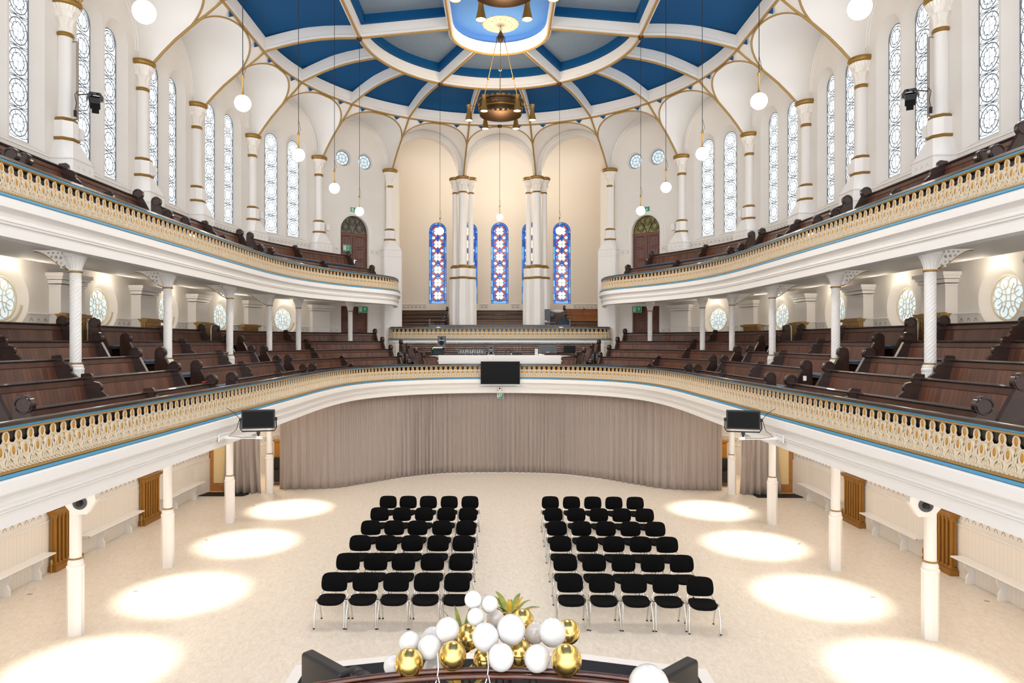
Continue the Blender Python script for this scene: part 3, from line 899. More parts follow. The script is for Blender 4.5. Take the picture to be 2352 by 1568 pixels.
# vault cells between wall arches and ring
vault = MB(); vribs = MB(); corner = MB()
RC = 9.72
def axis(i):
    """wall vertex i -> (point on ring crossing, unit outward dir)"""
    x, y = WV[i]
    if y <= YC + .01: d = Vector((-1 if x < 0 else 1, 0, 0)); c = Vector((0, y, 0))
    else: d = Vector((x, y - YC, 0)).normalized(); c = Vector((0, YC, 0))
    return c, d
RIBP = [(9.45, 12.52), (9.15, 12.86), (8.82, 13.19), (8.42, 13.53), (7.98, 13.87), (RR, HR)]
def ribpt(i, k):
    c, d = axis(i); r, z = RIBP[k]
    return c + d * r + Vector((0, 0, z))
NS = 3                                     # split index along the rib
for i in range(1, NB):
    pts = [ribpt(i, k) for k in range(len(RIBP))]
    vribs.tube(pts, .038, 8)
for i in range(1, NB - 1):
    a, l, U, W = bayinfo[i]
    A0 = [ribpt(i, k) for k in range(NS + 1)]; B0 = [ribpt(i + 1, k) for k in range(NS + 1)]
    Pm = (ribpt(i, 5) + ribpt(i + 1, 5)) / 2
    c, d = axis(i); c2, d2 = axis(i + 1)
    dm = (d + d2).normalized(); cm = (c + c2) / 2 if WV[i][1] <= YC + .01 and WV[i + 1][1] <= YC + .01 else Vector((0, YC, 0))
    Pm = cm + dm * (RR + .02) + Vector((0, 0, HR - .02))
    def qarc(S, n=12):
        # leaves the rib along its own direction, reaches the ring running along it
        idx_ = i if (S - ribpt(i, NS)).length < (S - ribpt(i + 1, NS)).length else i + 1
        T0 = (ribpt(idx_, NS + 1) - ribpt(idx_, NS - 1)).normalized() * (Pm - S).length * .95
        T0.z *= 1.35
        T1 = (Pm - ribpt(idx_, 5)); T1.z = 0; T1 = T1.normalized() * (Pm - S).length * 1.25
        o = []
        for k in range(1, n + 1):
            f = k / n; f2, f3 = f * f, f * f * f
            o.append(S * (2 * f3 - 3 * f2 + 1) + T0 * (f3 - 2 * f2 + f) + Pm * (-2 * f3 + 3 * f2) + T1 * (f3 - f2))
        return o
    LA = A0 + qarc(A0[-1]); RA = B0 + qarc(B0[-1])
    arcl = LA + RA[::-1][1:]
    vribs.tube(arcl[NS:len(arcl) - NS], .030, 6)
    # wall arch with the same number of samples
    Wp = []
    n = len(arcl); 
    for k in range(n):
        t = k / (n - 1)
        g = min(t, 1 - t) * 2
        if g < .12:
            z = 12.4 + .45 * g / .12; u = 0 if t < .5 else l
        else:
            th = (g - .12) / .88 * PI / 2
            u = l / 2 - l / 2 * math.cos(th); z = 12.85 + l / 2 * math.sin(th)
            if t > .5: u = l - u
        Wp.append(a + U * u + Vector((0, 0, z)) + W * .01)
    M = 8; rows = []
    for j in range(M + 1):
        t = j / M
        rows.append([q.lerp(p, t) + U * (.012 * (1 - 2 * k / (n - 1))) + Vector((0, 0, .10 * math.sin(PI * t) * (math.sin(PI * k / (n - 1))))) for k, (p, q) in enumerate(zip(arcl, Wp))])
    b0 = vault.add([p for r in rows for p in r])
    for j in range(M):
        for k in range(n - 1):
            vault.face((b0 + j * n + k, b0 + j * n + k + 1, b0 + (j + 1) * n + k + 1, b0 + (j + 1) * n + k))
    # spandrels between the arch, the rib and the ring
    for idx, arcp in ((i, qarc(A0[-1])), (i + 1, qarc(B0[-1]))):
        S0 = ribpt(idx, NS); pts = [S0] + arcp
        poly = [S0, ribpt(idx, 4), ribpt(idx, 5)]
        k1 = len(pts) - 1; other = []
        K = ribpt(idx, 5)
        for k in range(k1 + 1):
            f = k / k1
            if f < .5: g = f / .5; other.append(poly[0].lerp(poly[1], min(1, g * 2)) if g < .5 else poly[1].lerp(poly[2], (g - .5) * 2))
            else:
                g = (f - .5) / .5; q = K.lerp(Pm, g); q.z = HR + .03
                if WV[i + 1][1] > YC + .01 or WV[i][1] > YC + .01:
                    v = Vector((q.x, q.y - YC, 0)).normalized() * (RR + .02); q = Vector((v.x, YC + v.y, q.z))
                other.append(q)
        b0 = vault.add(pts + other); m = len(pts)
        for k in range(m - 1):
            vault.face((b0 + k, b0 + k + 1, b0 + m + k + 1, b0 + m + k))
        # small blue triangle let into the spandrel near the ring
        t0 = other[k1 * 3 // 4 - 0].lerp(pts[k1 * 3 // 4], .12)
        inn = -dm * .02
        e1 = (K.lerp(Pm, .30) - K.lerp(Pm, .42)); mid = K.lerp(Pm, .40); mid.z = HR + .02
        v = Vector((mid.x, mid.y - YC, 0)).normalized() * (RR) if mid.y > YC else None
        if v: mid = Vector((v.x, YC + v.y, mid.z))
        corner.add([mid + e1 * .9 + inn + Vector((0, 0, -.02)), mid - e1 * .9 + inn + Vector((0, 0, -.02)), mid + inn + dm * .08 + Vector((0, 0, -.13))])
        q = len(corner.v); corner.face((q - 3, q - 2, q - 1))
struct(vault.build('ceiling_vault', WHITE, smooth=60, fix=False), 'white vault cells')
struct(vribs.build('ceiling_vault_ribs', GOLDTRIM, smooth=60), 'gold vault ribs')
struct(corner.build('trim_9', BLUE, smooth=0))
# small carved bosses where beams cross the ring and the middle ring
bosses = MB()
for a in (0, 60, 120, 180):
    x, y = RM * math.cos(R(a)), YC + RM * math.sin(R(a))
    bosses.lathe([(.03, -.07), (.07, -.05), (.09, 0), (.09, .04), (.05, .06)], (x, y, HM), 12)
bosses.lathe([(.02, -.07), (.08, -.05), (.1, 0), (.1, .04), (.05, .06)], (0, YC + RR, HR), 12)
struct(bosses.build('trim_10', BRONZE))
# ================================================================== columns of the wall
def oct_ring(r, z, n=8, rot=PI / 8):
    return [Vector((r * math.cos(rot + 2 * PI * k / n), r * math.sin(rot + 2 * PI * k / n), z)) for k in range(n)]
def sq_ring(hx, hy, z):
    return [Vector((x, y, z)) for x, y in ((hx, hy * .42), (hx * .42, hy), (-hx * .42, hy), (-hx, hy * .42), (-hx, -hy * .42), (-hx * .42, -hy), (hx * .42, -hy), (hx, -hy * .42))]
def box_ring(hx, hy, z):
    return [Vector((x, y, z)) for x, y in ((hx, hy * .9), (hx * .9, hy), (-hx * .9, hy), (-hx, hy * .9), (-hx, -hy * .9), (-hx * .9, -hy), (hx * .9, -hy), (hx, -hy * .9))]
def leaf_capital(mb, r0, r1, z0, z1, c=(0, 0)):
    prof = []
    for k in range(15):
        t = k / 14; prof.append((r0 + (r1 - r0) * (t ** 1.7) + .012 * math.sin(t * PI * 5), z0 + (z1 - z0) * t))
    def mod(a, z, i, j):
        t = i / 14
        return 1 + .10 * math.cos(8 * a + (PI if t > .5 else 0)) * math.sin(PI * min(1, t * 1.1)) + .05 * math.sin(24 * a + 9 * t) * t
    mb.lathe(prof, (c[0], c[1], 0), 48, mod)
def wall_column(label, zb=6.9, name='wall_column'):
    t = thing(name, label, 'column', group='columns standing against the upper wall')
    mb = MB(); mb.lathe([(.175, 9.96), (.16, 10.05), (.155, 10.2), (.15, 11.78)], n=24); mb.build('shaft', WHITE, t)
    mb = MB(); leaf_capital(mb, .155, .30, 11.86, 12.44); mb.build('capital', STONE, t)
    mb = MB(); mb.lathe([(.30, 12.44), (.335, 12.47), (.35, 12.52), (.335, 12.58), (.30, 12.6)], n=24); mb.build('abacus', GOLD, t)['label'] = 'gold moulded cap ring'
    mb = MB(); mb.lathe([(.16, 11.78), (.185, 11.80), (.19, 11.83), (.17, 11.87)], n=24)
    mb.build('neck_ring', GOLD, t)['label'] = 'gold ring'
    mb = MB(); mb.rings([oct_ring(.26, 9.88), oct_ring(.25, 9.93), oct_ring(.20, 9.97)])
    mb.build('base_ring', GOLD, t)['label'] = 'gold ring'
    mb = MB(); mb.rings([oct_ring(.265, 9.50), oct_ring(.265, 9.88)]); mb.build('pedestal_block', WHITE, t, smooth=20)
    mb = MB(); mb.rings([oct_ring(.27, 9.44), oct_ring(.30, 9.47), oct_ring(.29, 9.51)]); mb.build('pedestal_ring', GOLD, t)['label'] = 'gold ring'
    mb = MB(); mb.rings([oct_ring(.275, 9.44), [v.lerp(w_, .55) for v, w_ in zip(oct_ring(.275, 9.2), box_ring(.42, .42, 9.2))], box_ring(.42, .42, 8.98), box_ring(.42, .42, zb)])
    mb.build('pedestal', WHITE, t, smooth=20)
    mb = MB(); mb.rings([box_ring(.435, .435, 8.98), box_ring(.435, .435, 9.01)]); mb.rings([box_ring(.432, .432, 8.70), box_ring(.432, .432, 8.72)])
    for q in range(4):
        M = Matrix.Rotation(q * PI / 2, 3, 'Z')
        for s_ in (-.2, 0, .2):
            for g in (-1, 1):
                mb.hexa([M @ Vector(p) for p in ((.415, s_ + g * .05, 8.80), (.415, s_, 8.86), (.43, s_, 8.86), (.43, s_ + g * .05, 8.80),
                                                (.415, s_ + g * .05, 8.82), (.415, s_, 8.88), (.43, s_, 8.88), (.43, s_ + g * .05, 8.82))])
    mb.build('pedestal_band', WALL, t, smooth=0)
    return t
ORD = ['first', 'second', 'third', 'fourth', 'fifth', 'sixth', 'seventh', 'eighth']
proto = None
def cpos(k, sx):
    """k: 0..3 straight columns (11.85, 15.15, 18.45, 21.75), 4.. at 20,40,60"""
    if k < 4: return (sx * RC, 11.85 + 3.3 * k), (0 if sx < 0 else PI)
    a = 20 * (k - 3)
    return (sx * RC * math.cos(R(a)), YC + RC * math.sin(R(a))), (-R(a) if sx < 0 else PI + R(a))
for sx, sd in ((-1, 'left'), (1, 'right')):
    for k in range(7):
        (x, y), rz = cpos(k, sx)
        if k == 6:
            c = wall_column('slim white column on %s wall, tall pier foot, edge of the choir recess' % sd, 4.3)
            c.location = (x, y, 0); c.rotation_euler.z = rz
            continue
        lab = 'white column with gold rings on %s upper wall, %s' % (sd, ['nearest the camera', 'beside the bracketed stage light', 'second past the stage light', 'third past the stage light', 'just before the last tall windows', 'beside the arched door'][k])
        if proto is None:
            proto = wall_column(lab); proto.location = (x, y, 0); proto.rotation_euler.z = rz
        else:
            dup(proto, (x, y, 0), rz, lab)
        # small white box on the pedestal
        U = Vector((0, 1, 0)) if k < 4 else Vector((math.sin(R(20 * (k - 3))) * (-sx), math.cos(R(20 * (k - 3))), 0))
        b = MB(); b.box((0, 0, 0), (.12, .17, .26)); b.box((-.07 * -1 if sx < 0 else -.07, 0, 0), (.02, .15, .24))
        nrm = Vector((-x, -(y - YC) if y > YC else 0, 0)).normalized()
        o = b.build('junction_box', PLAST, smooth=0)
        o.location = Vector((x, y, 9.72)) + U * .345 + nrm * .1; o.rotation_euler.z = rz
        tag(o, 'small white box on the pedestal of the %s wall column, %s' % (sd, ['nearest the camera', 'beside the stage light', 'second past the stage light', 'third past the stage light', 'before the last windows', 'by the arched door'][k]), 'box', 'boxes on the column pedestals')

# clustered piers in front of the choir
def cluster(sx, label):
    t = thing('clustered_pier', label, 'column', (sx * RC * math.cos(R(80)), YC + RC * math.sin(R(80)) - .1, 0), group='clustered piers of the choir')
    spots = [(0, 0, .19), (-.36, .22, .125), (.36, .22, .125)]
    for x, y, r in spots:
        mb = MB(); mb.lathe([(r * 1.1, 8.5), (r, 8.6), (r, 11.78)], (x, y, 0), 24); mb.build('shaft', WHITE, t)
        mb = MB(); leaf_capital(mb, r * 1.02, r + .12, 11.84, 12.38, (x, y)); mb.build('capital', STONE, t)
        mb = MB(); mb.lathe([(r + .12, 12.38), (r + .16, 12.42), (r + .165, 12.47), (r + .13, 12.52)], (x, y, 0), 24)
        nk = MB(); nk.lathe([(r + .01, 11.78), (r + .03, 11.81), (r + .01, 11.85)], (x, y, 0), 24); nk.build('neck_ring', GOLD, t)
        mb.build('capital_ring', GOLD, t)
        b = r + .12
        mb = MB(); rr = [oct_ring(b, 8.34), oct_ring(b - .02, 8.42), oct_ring(r + .02, 8.5)]
        mb.rings([[v + Vector((x, y, 0)) for v in q] for q in rr])
        mb.build('base_ring', GOLD, t); mb = MB()
        rr = [oct_ring(b + .03, 7.86), oct_ring(b + .05, 7.9), oct_ring(b, 7.96)]
        mb.rings([[v + Vector((x, y, 0)) for v in q] for q in rr])
        mb.build('plinth_ring', GOLD, t)
        mb = MB(); rr = [oct_ring(b + .04, 5.1), oct_ring(b + .04, 7.2), oct_ring(b + .0, 7.9), oct_ring(b, 8.34)]
        mb.rings([[v + Vector((x, y, 0)) for v in q] for q in rr]); mb.build('pier_base', WHITE, t, smooth=15)
    return t
cluster(-1, 'clustered white pier left of the middle stained glass window')
cluster(1, 'clustered white pier right of the middle stained glass window')

# ------------------------------------------------------------------ lower gallery wall piers
pier0 = None
for sx, sd in ((-1, 'left'), (1, 'right')):
    for k in range(6):
        (x, y), rz = cpos(k, sx)
        lab = 'square white wall pier with moulded cap, %s lower gallery, %s' % (sd, ['nearest the camera', 'second from the camera', 'third from the camera', 'fourth from the camera', 'fifth from the camera', 'beside the dark doors'][k])
        if pier0 is None:
            pier0 = thing('wall_pier', lab, 'pier', group='square piers of the lower gallery wall')
            mb = MB(); mb.box((0, 0, 5.25), (.36, .84, 1.9)); mb.build('shaft', WHITE, pier0, smooth=0)
            mb = MB()
            for z, e, h in ((6.22, .02, .04), (6.30, .05, .08), (6.38, .09, .06), (6.45, .13, .08)):
                mb.box((0, 0, z), (.36 + 2 * e, .84 + 2 * e, h))
            mb.build('moulded_cap', WHITE, pier0, smooth=0)
            mb = MB(); mb.box((0, 0, 5.595), (.385, .87, .03)); mb.box((0, 0, 5.31), (.38, .86, .02))
            for s_ in (-.2, .2):
                for g in (-1, 1):
                    mb.hexa([(.18, s_ + g * .05, 5.40), (.18, s_, 5.46), (.19, s_, 5.46), (.19, s_ + g * .05, 5.40), (.18, s_ + g * .05, 5.42), (.18, s_, 5.48), (.19, s_, 5.48), (.19, s_ + g * .05, 5.42)])
            mb.build('dado_band', WALL, pier0, smooth=0)
            p = pier0; p.location = (x, y, 0); p.rotation_euler.z = rz
        else:
            dup(pier0, (x, y, 0), rz, lab)

# ------------------------------------------------------------------ slender gallery columns and floor columns
COLP = [(7.26, 11.6), (7.37, 15.07), (7.47, 18.8), (7.62, 22.5)]
COLG = COLP + [(7.16, 24.2), (5.87, 26.75)]
def gallery_column(label, bracket=True):
    t = thing('gallery_column', label, 'column', group='patterned columns of the lower gallery')
    mb = MB()
    n, rows = 16, 44
    rs = []
    for i in range(rows + 1):
        z = 4.62 + (6.18 - 4.62) * i / rows
        rs.append([((.086 + (.006 if (i + j) % 2 else 0)) * math.cos(2 * PI * j / n), (.086 + (.006 if (i + j) % 2 else 0)) * math.sin(2 * PI * j / n), z) for j in range(n)])
    mb.rings(rs); mb.build('patterned_shaft', WHITE, t, smooth=0)
    mb = MB(); mb.rings([oct_ring(.13, 3.78), oct_ring(.13, 4.50)]); mb.lathe([(.13, 4.5), (.135, 4.53), (.12, 4.56), (.125, 4.585), (.10, 4.61)], n=24); mb.build('base', WHITE, t, smooth=25)
    mb = MB(); mb.lathe([(.09, 4.605), (.108, 4.615), (.108, 4.63), (.09, 4.64)], n=20); mb.build('lower_ring', GOLD, t)['label'] = 'thin gold ring'
    mb = MB(); mb.lathe([(.09, 6.17), (.112, 6.18), (.112, 6.20), (.09, 6.21)], n=20); mb.build('upper_ring', GOLD, t)['label'] = 'thin gold ring'
    mb = MB(); mb.lathe([(.095, 6.2), (.10, 6.26), (.13, 6.36), (.165, 6.43)], n=32, mod=lambda a, z, i, j: 1 + (.05 if j % 2 else -.03))
    mb.lathe([(.17, 6.43), (.185, 6.45), (.185, 6.52), (.17, 6.56)], n=32); mb.build('capital', WHITE, t, smooth=30)
    if bracket:
        # pierced bracket springing outwards (local -x)
        poly = [(-.10, 6.22)] + [(-.10 - .62 * k / 10, 6.22 + .33 * (.5 - .5 * math.cos(PI * (k / 10) ** .85))) for k in range(1, 11)] + [(-.72, 6.56), (-.14, 6.56), (-.165, 6.44), (-.12, 6.3)]
        mb = MB()
        holes = []
        for hx, hz, hr in ((-.18, 6.29, .022), (-.24, 6.27, .02), (-.24, 6.34, .025), (-.31, 6.36, .022), (-.25, 6.43, .028), (-.33, 6.44, .028), (-.41, 6.45, .022), (-.22, 6.51, .02), (-.30, 6.515, .018), (-.38, 6.515, .018), (-.46, 6.515, .018)):
            holes.append([(hx + hr * math.cos(2 * PI * k / 8), hz + hr * math.sin(2 * PI * k / 8)) for k in range(8)])
        for yy in (-.014, .014):
            mb.panel(poly, holes, (0, yy, 0), (1, 0, 0), (0, 0, 1), (0, 1, 0), .028 if yy < 0 else 0)
        mb.build('bracket', WHITE, t, smooth=0)
        mb = MB(); mb.tube([(p[0], 0, p[1] - .006) for p in poly[:11]], .012, 6); mb.build('bracket_edge', GOLD, t)['label'] = 'gold edge'
    return t
def floor_column(label):
    t = thing('floor_column', label, 'column', group='white columns standing on the hall floor')
    mb = MB(); mb.lathe([(.095, 1.30), (.09, 2.86)], n=24); mb.lathe([(.09, 2.86), (.13, 2.95), (.15, 3.05)], n=24); mb.build('shaft', WHITE, t)
    mb = MB(); mb.rings([oct_ring(.135, 0), oct_ring(.135, 1.12)], rot) if False else mb.rings([oct_ring(.135, 0), oct_ring(.135, 1.12)]); mb.build('octagonal_base', WHITE, t, smooth=15)
    mb = MB(); mb.lathe([(.13, 1.12), (.14, 1.14), (.14, 1.17), (.12, 1.19), (.125, 1.22), (.115, 1.26), (.10, 1.285)], n=24); mb.build('base_moulding', WHITE, t)
    mb = MB(); mb.lathe([(.098, 1.283), (.112, 1.292), (.112, 1.305), (.096, 1.312)], n=24); mb.build('ring', GOLD, t)['label'] = 'thin gold ring'
    return t
FCN = ['nearest the camera, beneath the wall loudspeaker', 'second from the camera', 'third from the camera, by the glazed oak door', 'farthest, at the end of the long curtain']
GCN = ['nearest the camera', 'second from the camera', 'third from the camera', 'fourth from the camera', 'fifth from the camera', 'in front of the dark doors']
g0 = g1 = f0 = None
for sx, sd in ((-1, 'left'), (1, 'right')):
    for k, (x, y) in enumerate(COLG):
        lab = 'slim white patterned column on the %s lower gallery, %s' % (sd, GCN[k])
        rz = 0 if sx < 0 else PI
        if k < 4:
            if g0 is None: g0 = gallery_column(lab); g0.location = (sx * x, y, 0)
            else: dup(g0, (sx * x, y, 0), rz, lab)
        else:
            if g1 is None: g1 = gallery_column(lab, False); g1.location = (sx * x, y, 0)
            else: dup(g1, (sx * x, y, 0), rz, lab)
    for k, (x, y) in enumerate(COLP):
        lab = 'white column on the hall floor, %s row, %s' % (sd, FCN[k])
        if f0 is None: f0 = floor_column(lab); f0.location = (sx * x, y, 0)
        else: dup(f0, (sx * x, y, 0), 0, lab)

# ================================================================== windows
def roundel(path_list, cz, r=.27, top=False):
    n = 20
    path_list.append(([(r * math.cos(2 * PI * k / n), cz + r * math.sin(2 * PI * k / n)) for k in range(n)], True, .012))
    path_list.append(([((.155 + .035 * abs(math.sin(4 * (2 * PI * k / 64 - PI / 8)))) * math.cos(2 * PI * k / 64), cz + (.155 + .035 * abs(math.sin(4 * (2 * PI * k / 64 - PI / 8)))) * math.sin(2 * PI * k / 64)) for k in range(64)], True, .009))
    for k in range(8):
        a = PI / 8 + k * PI / 4
        path_list.append(([(.15 * math.cos(a), cz + .15 * math.sin(a)), (r * math.cos(a), cz + r * math.sin(a))], False, .008))
    path_list.append(([(-.17, cz), (.17, cz)], False, .005)); path_list.append(([(0, cz - .17), (0, cz + .17)], False, .005))
lp = []
H = LZ1 - LZ0
n = 14
lp.append(([(-.295, 0), (.295, 0)] + [(.295 * math.cos(PI * k / n), H - .30 + .295 * math.sin(PI * k / n)) for k in range(n + 1)], True, .016))
roundel(lp, H - .31, .25)
cz = H - .31 - .61
for k in range(5):
    c_ = cz - .635 * k
    roundel(lp, c_, .272)
    for s_ in (-1, 1):
        for g in (-1, 1):
            lp.append(([(s_ * .295, c_ + g * .29), (s_ * .2, c_ + g * .19)], False, .008))
            lp.append(([(0, c_ + g * .272), (s_ * .08, c_ + g * .305), (s_ * .295, c_ + g * .27)], False, .008))
    lp.append(([(-.3, c_ + .3175), (.3, c_ + .3175)], False, .010))
lp = [([(u, z) for u, z in p if True], c, r) for p, c, r in lp if min(q[1] for q in p) > -.02]
def leading(pl, name, m, parent=None, n=4):
    mb = MB()
    for p, c, r in pl:
        mb.tube([(u, 0, z) for u, z in p], r, n, closed=c)
    return mb.build(name, m, parent, smooth=0, fix=False)
def place_window(kids, idx, loc, ang):
    o = bpy.data.objects.new('window_%d' % idx, None); COL.objects.link(o)
    o.location = loc; o.rotation_euler = (0, 0, ang); struct(o)
    for k in kids:
        c = k.copy() if k.parent else k
        if k.parent: COL.objects.link(c)
        c.parent = o
    return o
gl = MB(); gl.panel(arch(-.3, .3, 0, H), [], (0, .02, 0), (1, 0, 0), (0, 0, 1), (0, 1, 0))
lan = [gl.build('window_glass', GLASS, smooth=0), leading(lp, 'window_leading', LEAD)]
# gallery oculus
op = []
RO_ = .44
nn = 32
op.append(([(RO_ * math.cos(2 * PI * k / nn), RO_ * math.sin(2 * PI * k / nn)) for k in range(nn)], True, .022))
for k in range(8):
    a = k * PI / 4 + PI / 8
    op.append(([(.30 * math.cos(a) + .115 * math.cos(2 * PI * j / 14), .30 * math.sin(a) + .115 * math.sin(2 * PI * j / 14)) for j in range(14)], True, .010))
for s_ in (-1, 1):
    op.append(([(s_ * (.055 + .09 * (abs(z) / .28) ** 2), z) for z in [-.28 + .07 * j for j in range(9)]], False, .010))
    op.append(([(x, s_ * (.06 + .08 * (abs(x) / .28) ** 2)) for x in [-.28 + .07 * j for j in range(9)]], False, .010))
gl2 = MB(); gl2.panel([(.45 * math.cos(2 * PI * k / 32), .45 * math.sin(2 * PI * k / 32)) for k in range(32)], [], (0, .02, 0), (1, 0, 0), (0, 0, 1), (0, 1, 0))
ocu = [gl2.build('window_glass', GLASSB, smooth=0), leading(op, 'window_tracery', TRACW, n=6)]
# curved hopper plate at the foot of every gallery oculus
hp = MB(); a0, a1 = -PI * .93, -PI * .07
arcp = [(.46 * math.cos(a0 + (a1 - a0) * k / 16), .46 * math.sin(a0 + (a1 - a0) * k / 16)) for k in range(17)]
arcq = [(.56 * math.cos(a0 + (a1 - a0) * k / 16), .56 * math.sin(a0 + (a1 - a0) * k / 16)) for k in range(17)]
arcr = arcp[8:]; arcs = arcq[8:]
hp.prism(arcr + arcs[::-1], (0, -.10, 0), (1, 0, 0), (0, 0, 1), (0, 1, 0), .03)
ocu.append(hp.build('window_draught_plate', TRACW, smooth=30))
# small high rounds
sp = [([(.30 * math.cos(2 * PI * k / 24), .30 * math.sin(2 * PI * k / 24)) for k in range(24)], True, .02),
      ([(.17 * math.cos(2 * PI * k / 20), .17 * math.sin(2 * PI * k / 20)) for k in range(20)], True, .010),
      ([(-.17, 0), (.17, 0)], False, .008), ([(0, -.17), (0, .17)], False, .008)]
for k in range(8):
    a = k * PI / 4 + PI / 8
    sp.append(([(.17 * math.cos(a), .17 * math.sin(a)), (.3 * math.cos(a), .3 * math.sin(a))], False, .008))
gl3 = MB(); gl3.panel([(.30 * math.cos(2 * PI * k / 28), .30 * math.sin(2 * PI * k / 28)) for k in range(28)], [], (0, .02, 0), (1, 0, 0), (0, 0, 1), (0, 1, 0))
rnd = [gl3.build('window_glass', GLASSB, smooth=0), leading(sp, 'window_leading', LEAD, n=6)]
wi = 1
for i in range(2, 21):
    if 10 <= i <= 12: continue
    a, l, U, W = bayinfo[i]
    ang = math.atan2(W.y, W.x) - PI / 2       # local +y = outward
    m = l / 2
    if i in (9, 13):
        for s_ in (-.52, .52):
            place_window(rnd, wi, a + U * (m + s_) + W * .14 + Vector((0, 0, 12.78)), ang); wi += 1
        continue
    for s_ in (-.56, .56):
        place_window(lan, wi, a + U * (m + s_) + W * .20 + Vector((0, 0, LZ0)), ang); wi += 1
    place_window(ocu, wi, a + U * m + W * .168 + Vector((0, 0, OZ)), ang); wi += 1

# ------------------------------------------------------------------ stained glass
SGB = [mat('glass_blue', '#2C6FD0', .2, emis='#2F78DC', estr=0.41), mat('glass_sky', '#5FAAE8', .2, emis='#67B4F0', estr=0.44), mat('glass_deep_blue', '#2148A8', .2, emis='#2450B8', estr=0.39)]
SGR = [mat('glass_red', '#B83238', .2, emis='#C2383C', estr=0.41), mat('glass_orange_red', '#D0603C', .2, emis='#DA6A44', estr=0.41)]
SGW = mat('glass_white', '#F4F2E4', .2, emis='#FBF8EA', estr=0.52)
SGY = mat('glass_yellow', '#D8CC7A', .2, emis='#DCD07C', estr=0.44)
SLEAD = mat('glass_lead_blue', '#16407A', .5)
SG = SGB + SGR + [SGW, SGY]
mb = MB(); ld = MB()
SW, SH = .435, 4.05
def poly3(p, y, m):
    mb.cm = m
    i = mb.add([(u, y, z) for u, z in p])
    for q in tessellate_polygon([[Vector((u, z, 0)) for u, z in p]]): mb.face([i + k for k in q])
def ln(p, r=.010, closed=False): ld.tube([(u, -.022, z) for u, z in p], r, 4, closed=closed)
outline = arch(-SW, SW, 0, SH, 20)
rnd2 = random.Random(3)
poly3(outline, .02, 0)
BW = .105
# border blocks
z = .17
k = 0
while z < SH - SW - .05:
    z2 = min(z + .335, SH - SW)
    for s_ in (-1, 1):
        poly3([(s_ * (SW - BW), z), (s_ * SW, z), (s_ * SW, z2), (s_ * (SW - BW), z2)][::s_], .012, rnd2.choice([0, 1, 1, 2, 0]))
        ln([(s_ * (SW - BW), z), (s_ * SW, z)], .007)
    z = z2; k += 1
for k in range(8):
    a0, a1 = PI * k / 8, PI * (k + 1) / 8
    poly3([(SW * math.cos(a0), SH - SW + SW * math.sin(a0)), (SW * math.cos(a1), SH - SW + SW * math.sin(a1)), ((SW - BW) * math.cos(a1), SH - SW + (SW - BW) * math.sin(a1)), ((SW - BW) * math.cos(a0), SH - SW + (SW - BW) * math.sin(a0))], .012, rnd2.choice([0, 1, 0]))
    ln([((SW - BW) * math.cos(a0), SH - SW + (SW - BW) * math.sin(a0)), (SW * math.cos(a0), SH - SW + SW * math.sin(a0))], .007)
for x0, x1 in ((-SW + BW, 0), (0, SW - BW)): poly3([(x0, 0.03), (x1, .03), (x1, .15), (x0, .15)], .012, 1)
ln([(-SW, .16), (SW, .16)], .009)
ln([(-SW + BW, 0), (-SW + BW, SH - SW)], .009); ln([(SW - BW, 0), (SW - BW, SH - SW)], .009)
ln([((SW - BW) * math.cos(PI * k / 16), SH - SW + (SW - BW) * math.sin(PI * k / 16)) for k in range(17)], .009)
RP = .64; RAD = .305
czs = [SH - .44 - RP * k for k in range(6)]
for cz in czs:
    for s_ in (-1, 1):
        for g in ((-1,) if cz == czs[-1] else (-1,)):
            zc = cz - RP / 2
            if zc > .2:
                poly3([(s_ * .21 - .105, zc), (s_ * .21, zc - .095), (s_ * .21 + .105, zc), (s_ * .21, zc + .095)], .008, 5)
                ln([(s_ * .21 - .105, zc), (s_ * .21, zc - .095), (s_ * .21 + .105, zc), (s_ * .21, zc + .095)], .006, True)
    for k in range(12):
        a0, a1 = 2 * PI * (k - .5) / 12, 2 * PI * (k + .5) / 12
        blue_ = k % 3 == 0
        ro, ri = (RAD + (.01 if blue_ else 0)), (.14 if blue_ else .215)
        if blue_:
            a = (a0 + a1) / 2; hw = .045
            c, s_ = math.cos(a), math.sin(a)
            q = [(ri, -hw * .6), (ri + .05, -hw), (ro, -hw), (ro, hw), (ri + .05, hw), (ri, hw * .6)]
            poly3([(u * c - v * s_, cz + u * s_ + v * c) for u, v in q], -.004, rnd2.choice([0, 1, 1, 2]))
        else:
            pp = [(ro * math.cos(a0 + (a1 - a0) * t / 4), cz + ro * math.sin(a0 + (a1 - a0) * t / 4)) for t in range(5)]
            pp += [(ri * math.cos(a1 - (a1 - a0) * t / 4), cz + ri * math.sin(a1 - (a1 - a0) * t / 4)) for t in range(5)]
            poly3(pp, .0, rnd2.choice([3, 3, 4]))
            ln([(ri * math.cos(a0), cz + ri * math.sin(a0)), (ro * math.cos(a0), cz + ro * math.sin(a0))], .006)
    poly3([(.215 * math.cos(2 * PI * k / 20), cz + .215 * math.sin(2 * PI * k / 20)) for k in range(20)], .004, 5)
    poly3([(x * .6, cz + y * .6) for x, y in ((0, .16), (.03, .03), (.16, 0), (.03, -.03), (0, -.16), (-.03, -.03), (-.16, 0), (-.03, .03))], -.002, 6)
    for rr in (RAD, .215):
        ln([(rr * math.cos(2 * PI * k / 20), cz + rr * math.sin(2 * PI * k / 20)) for k in range(20)], .008, True)
    ln([(-.2, cz), (.2, cz)], .004); ln([(0, cz - .2), (0, cz + .2)], .004)
ln(outline, .014, True)
stg = [mb.build('stained_glass', SG, smooth=0, fix=False), ld.build('window_leading', SLEAD, smooth=0, fix=False)]
for x, r in wins:
    o = place_window(stg, wi, (x, CB + .06, 6.88), 0); wi += 1

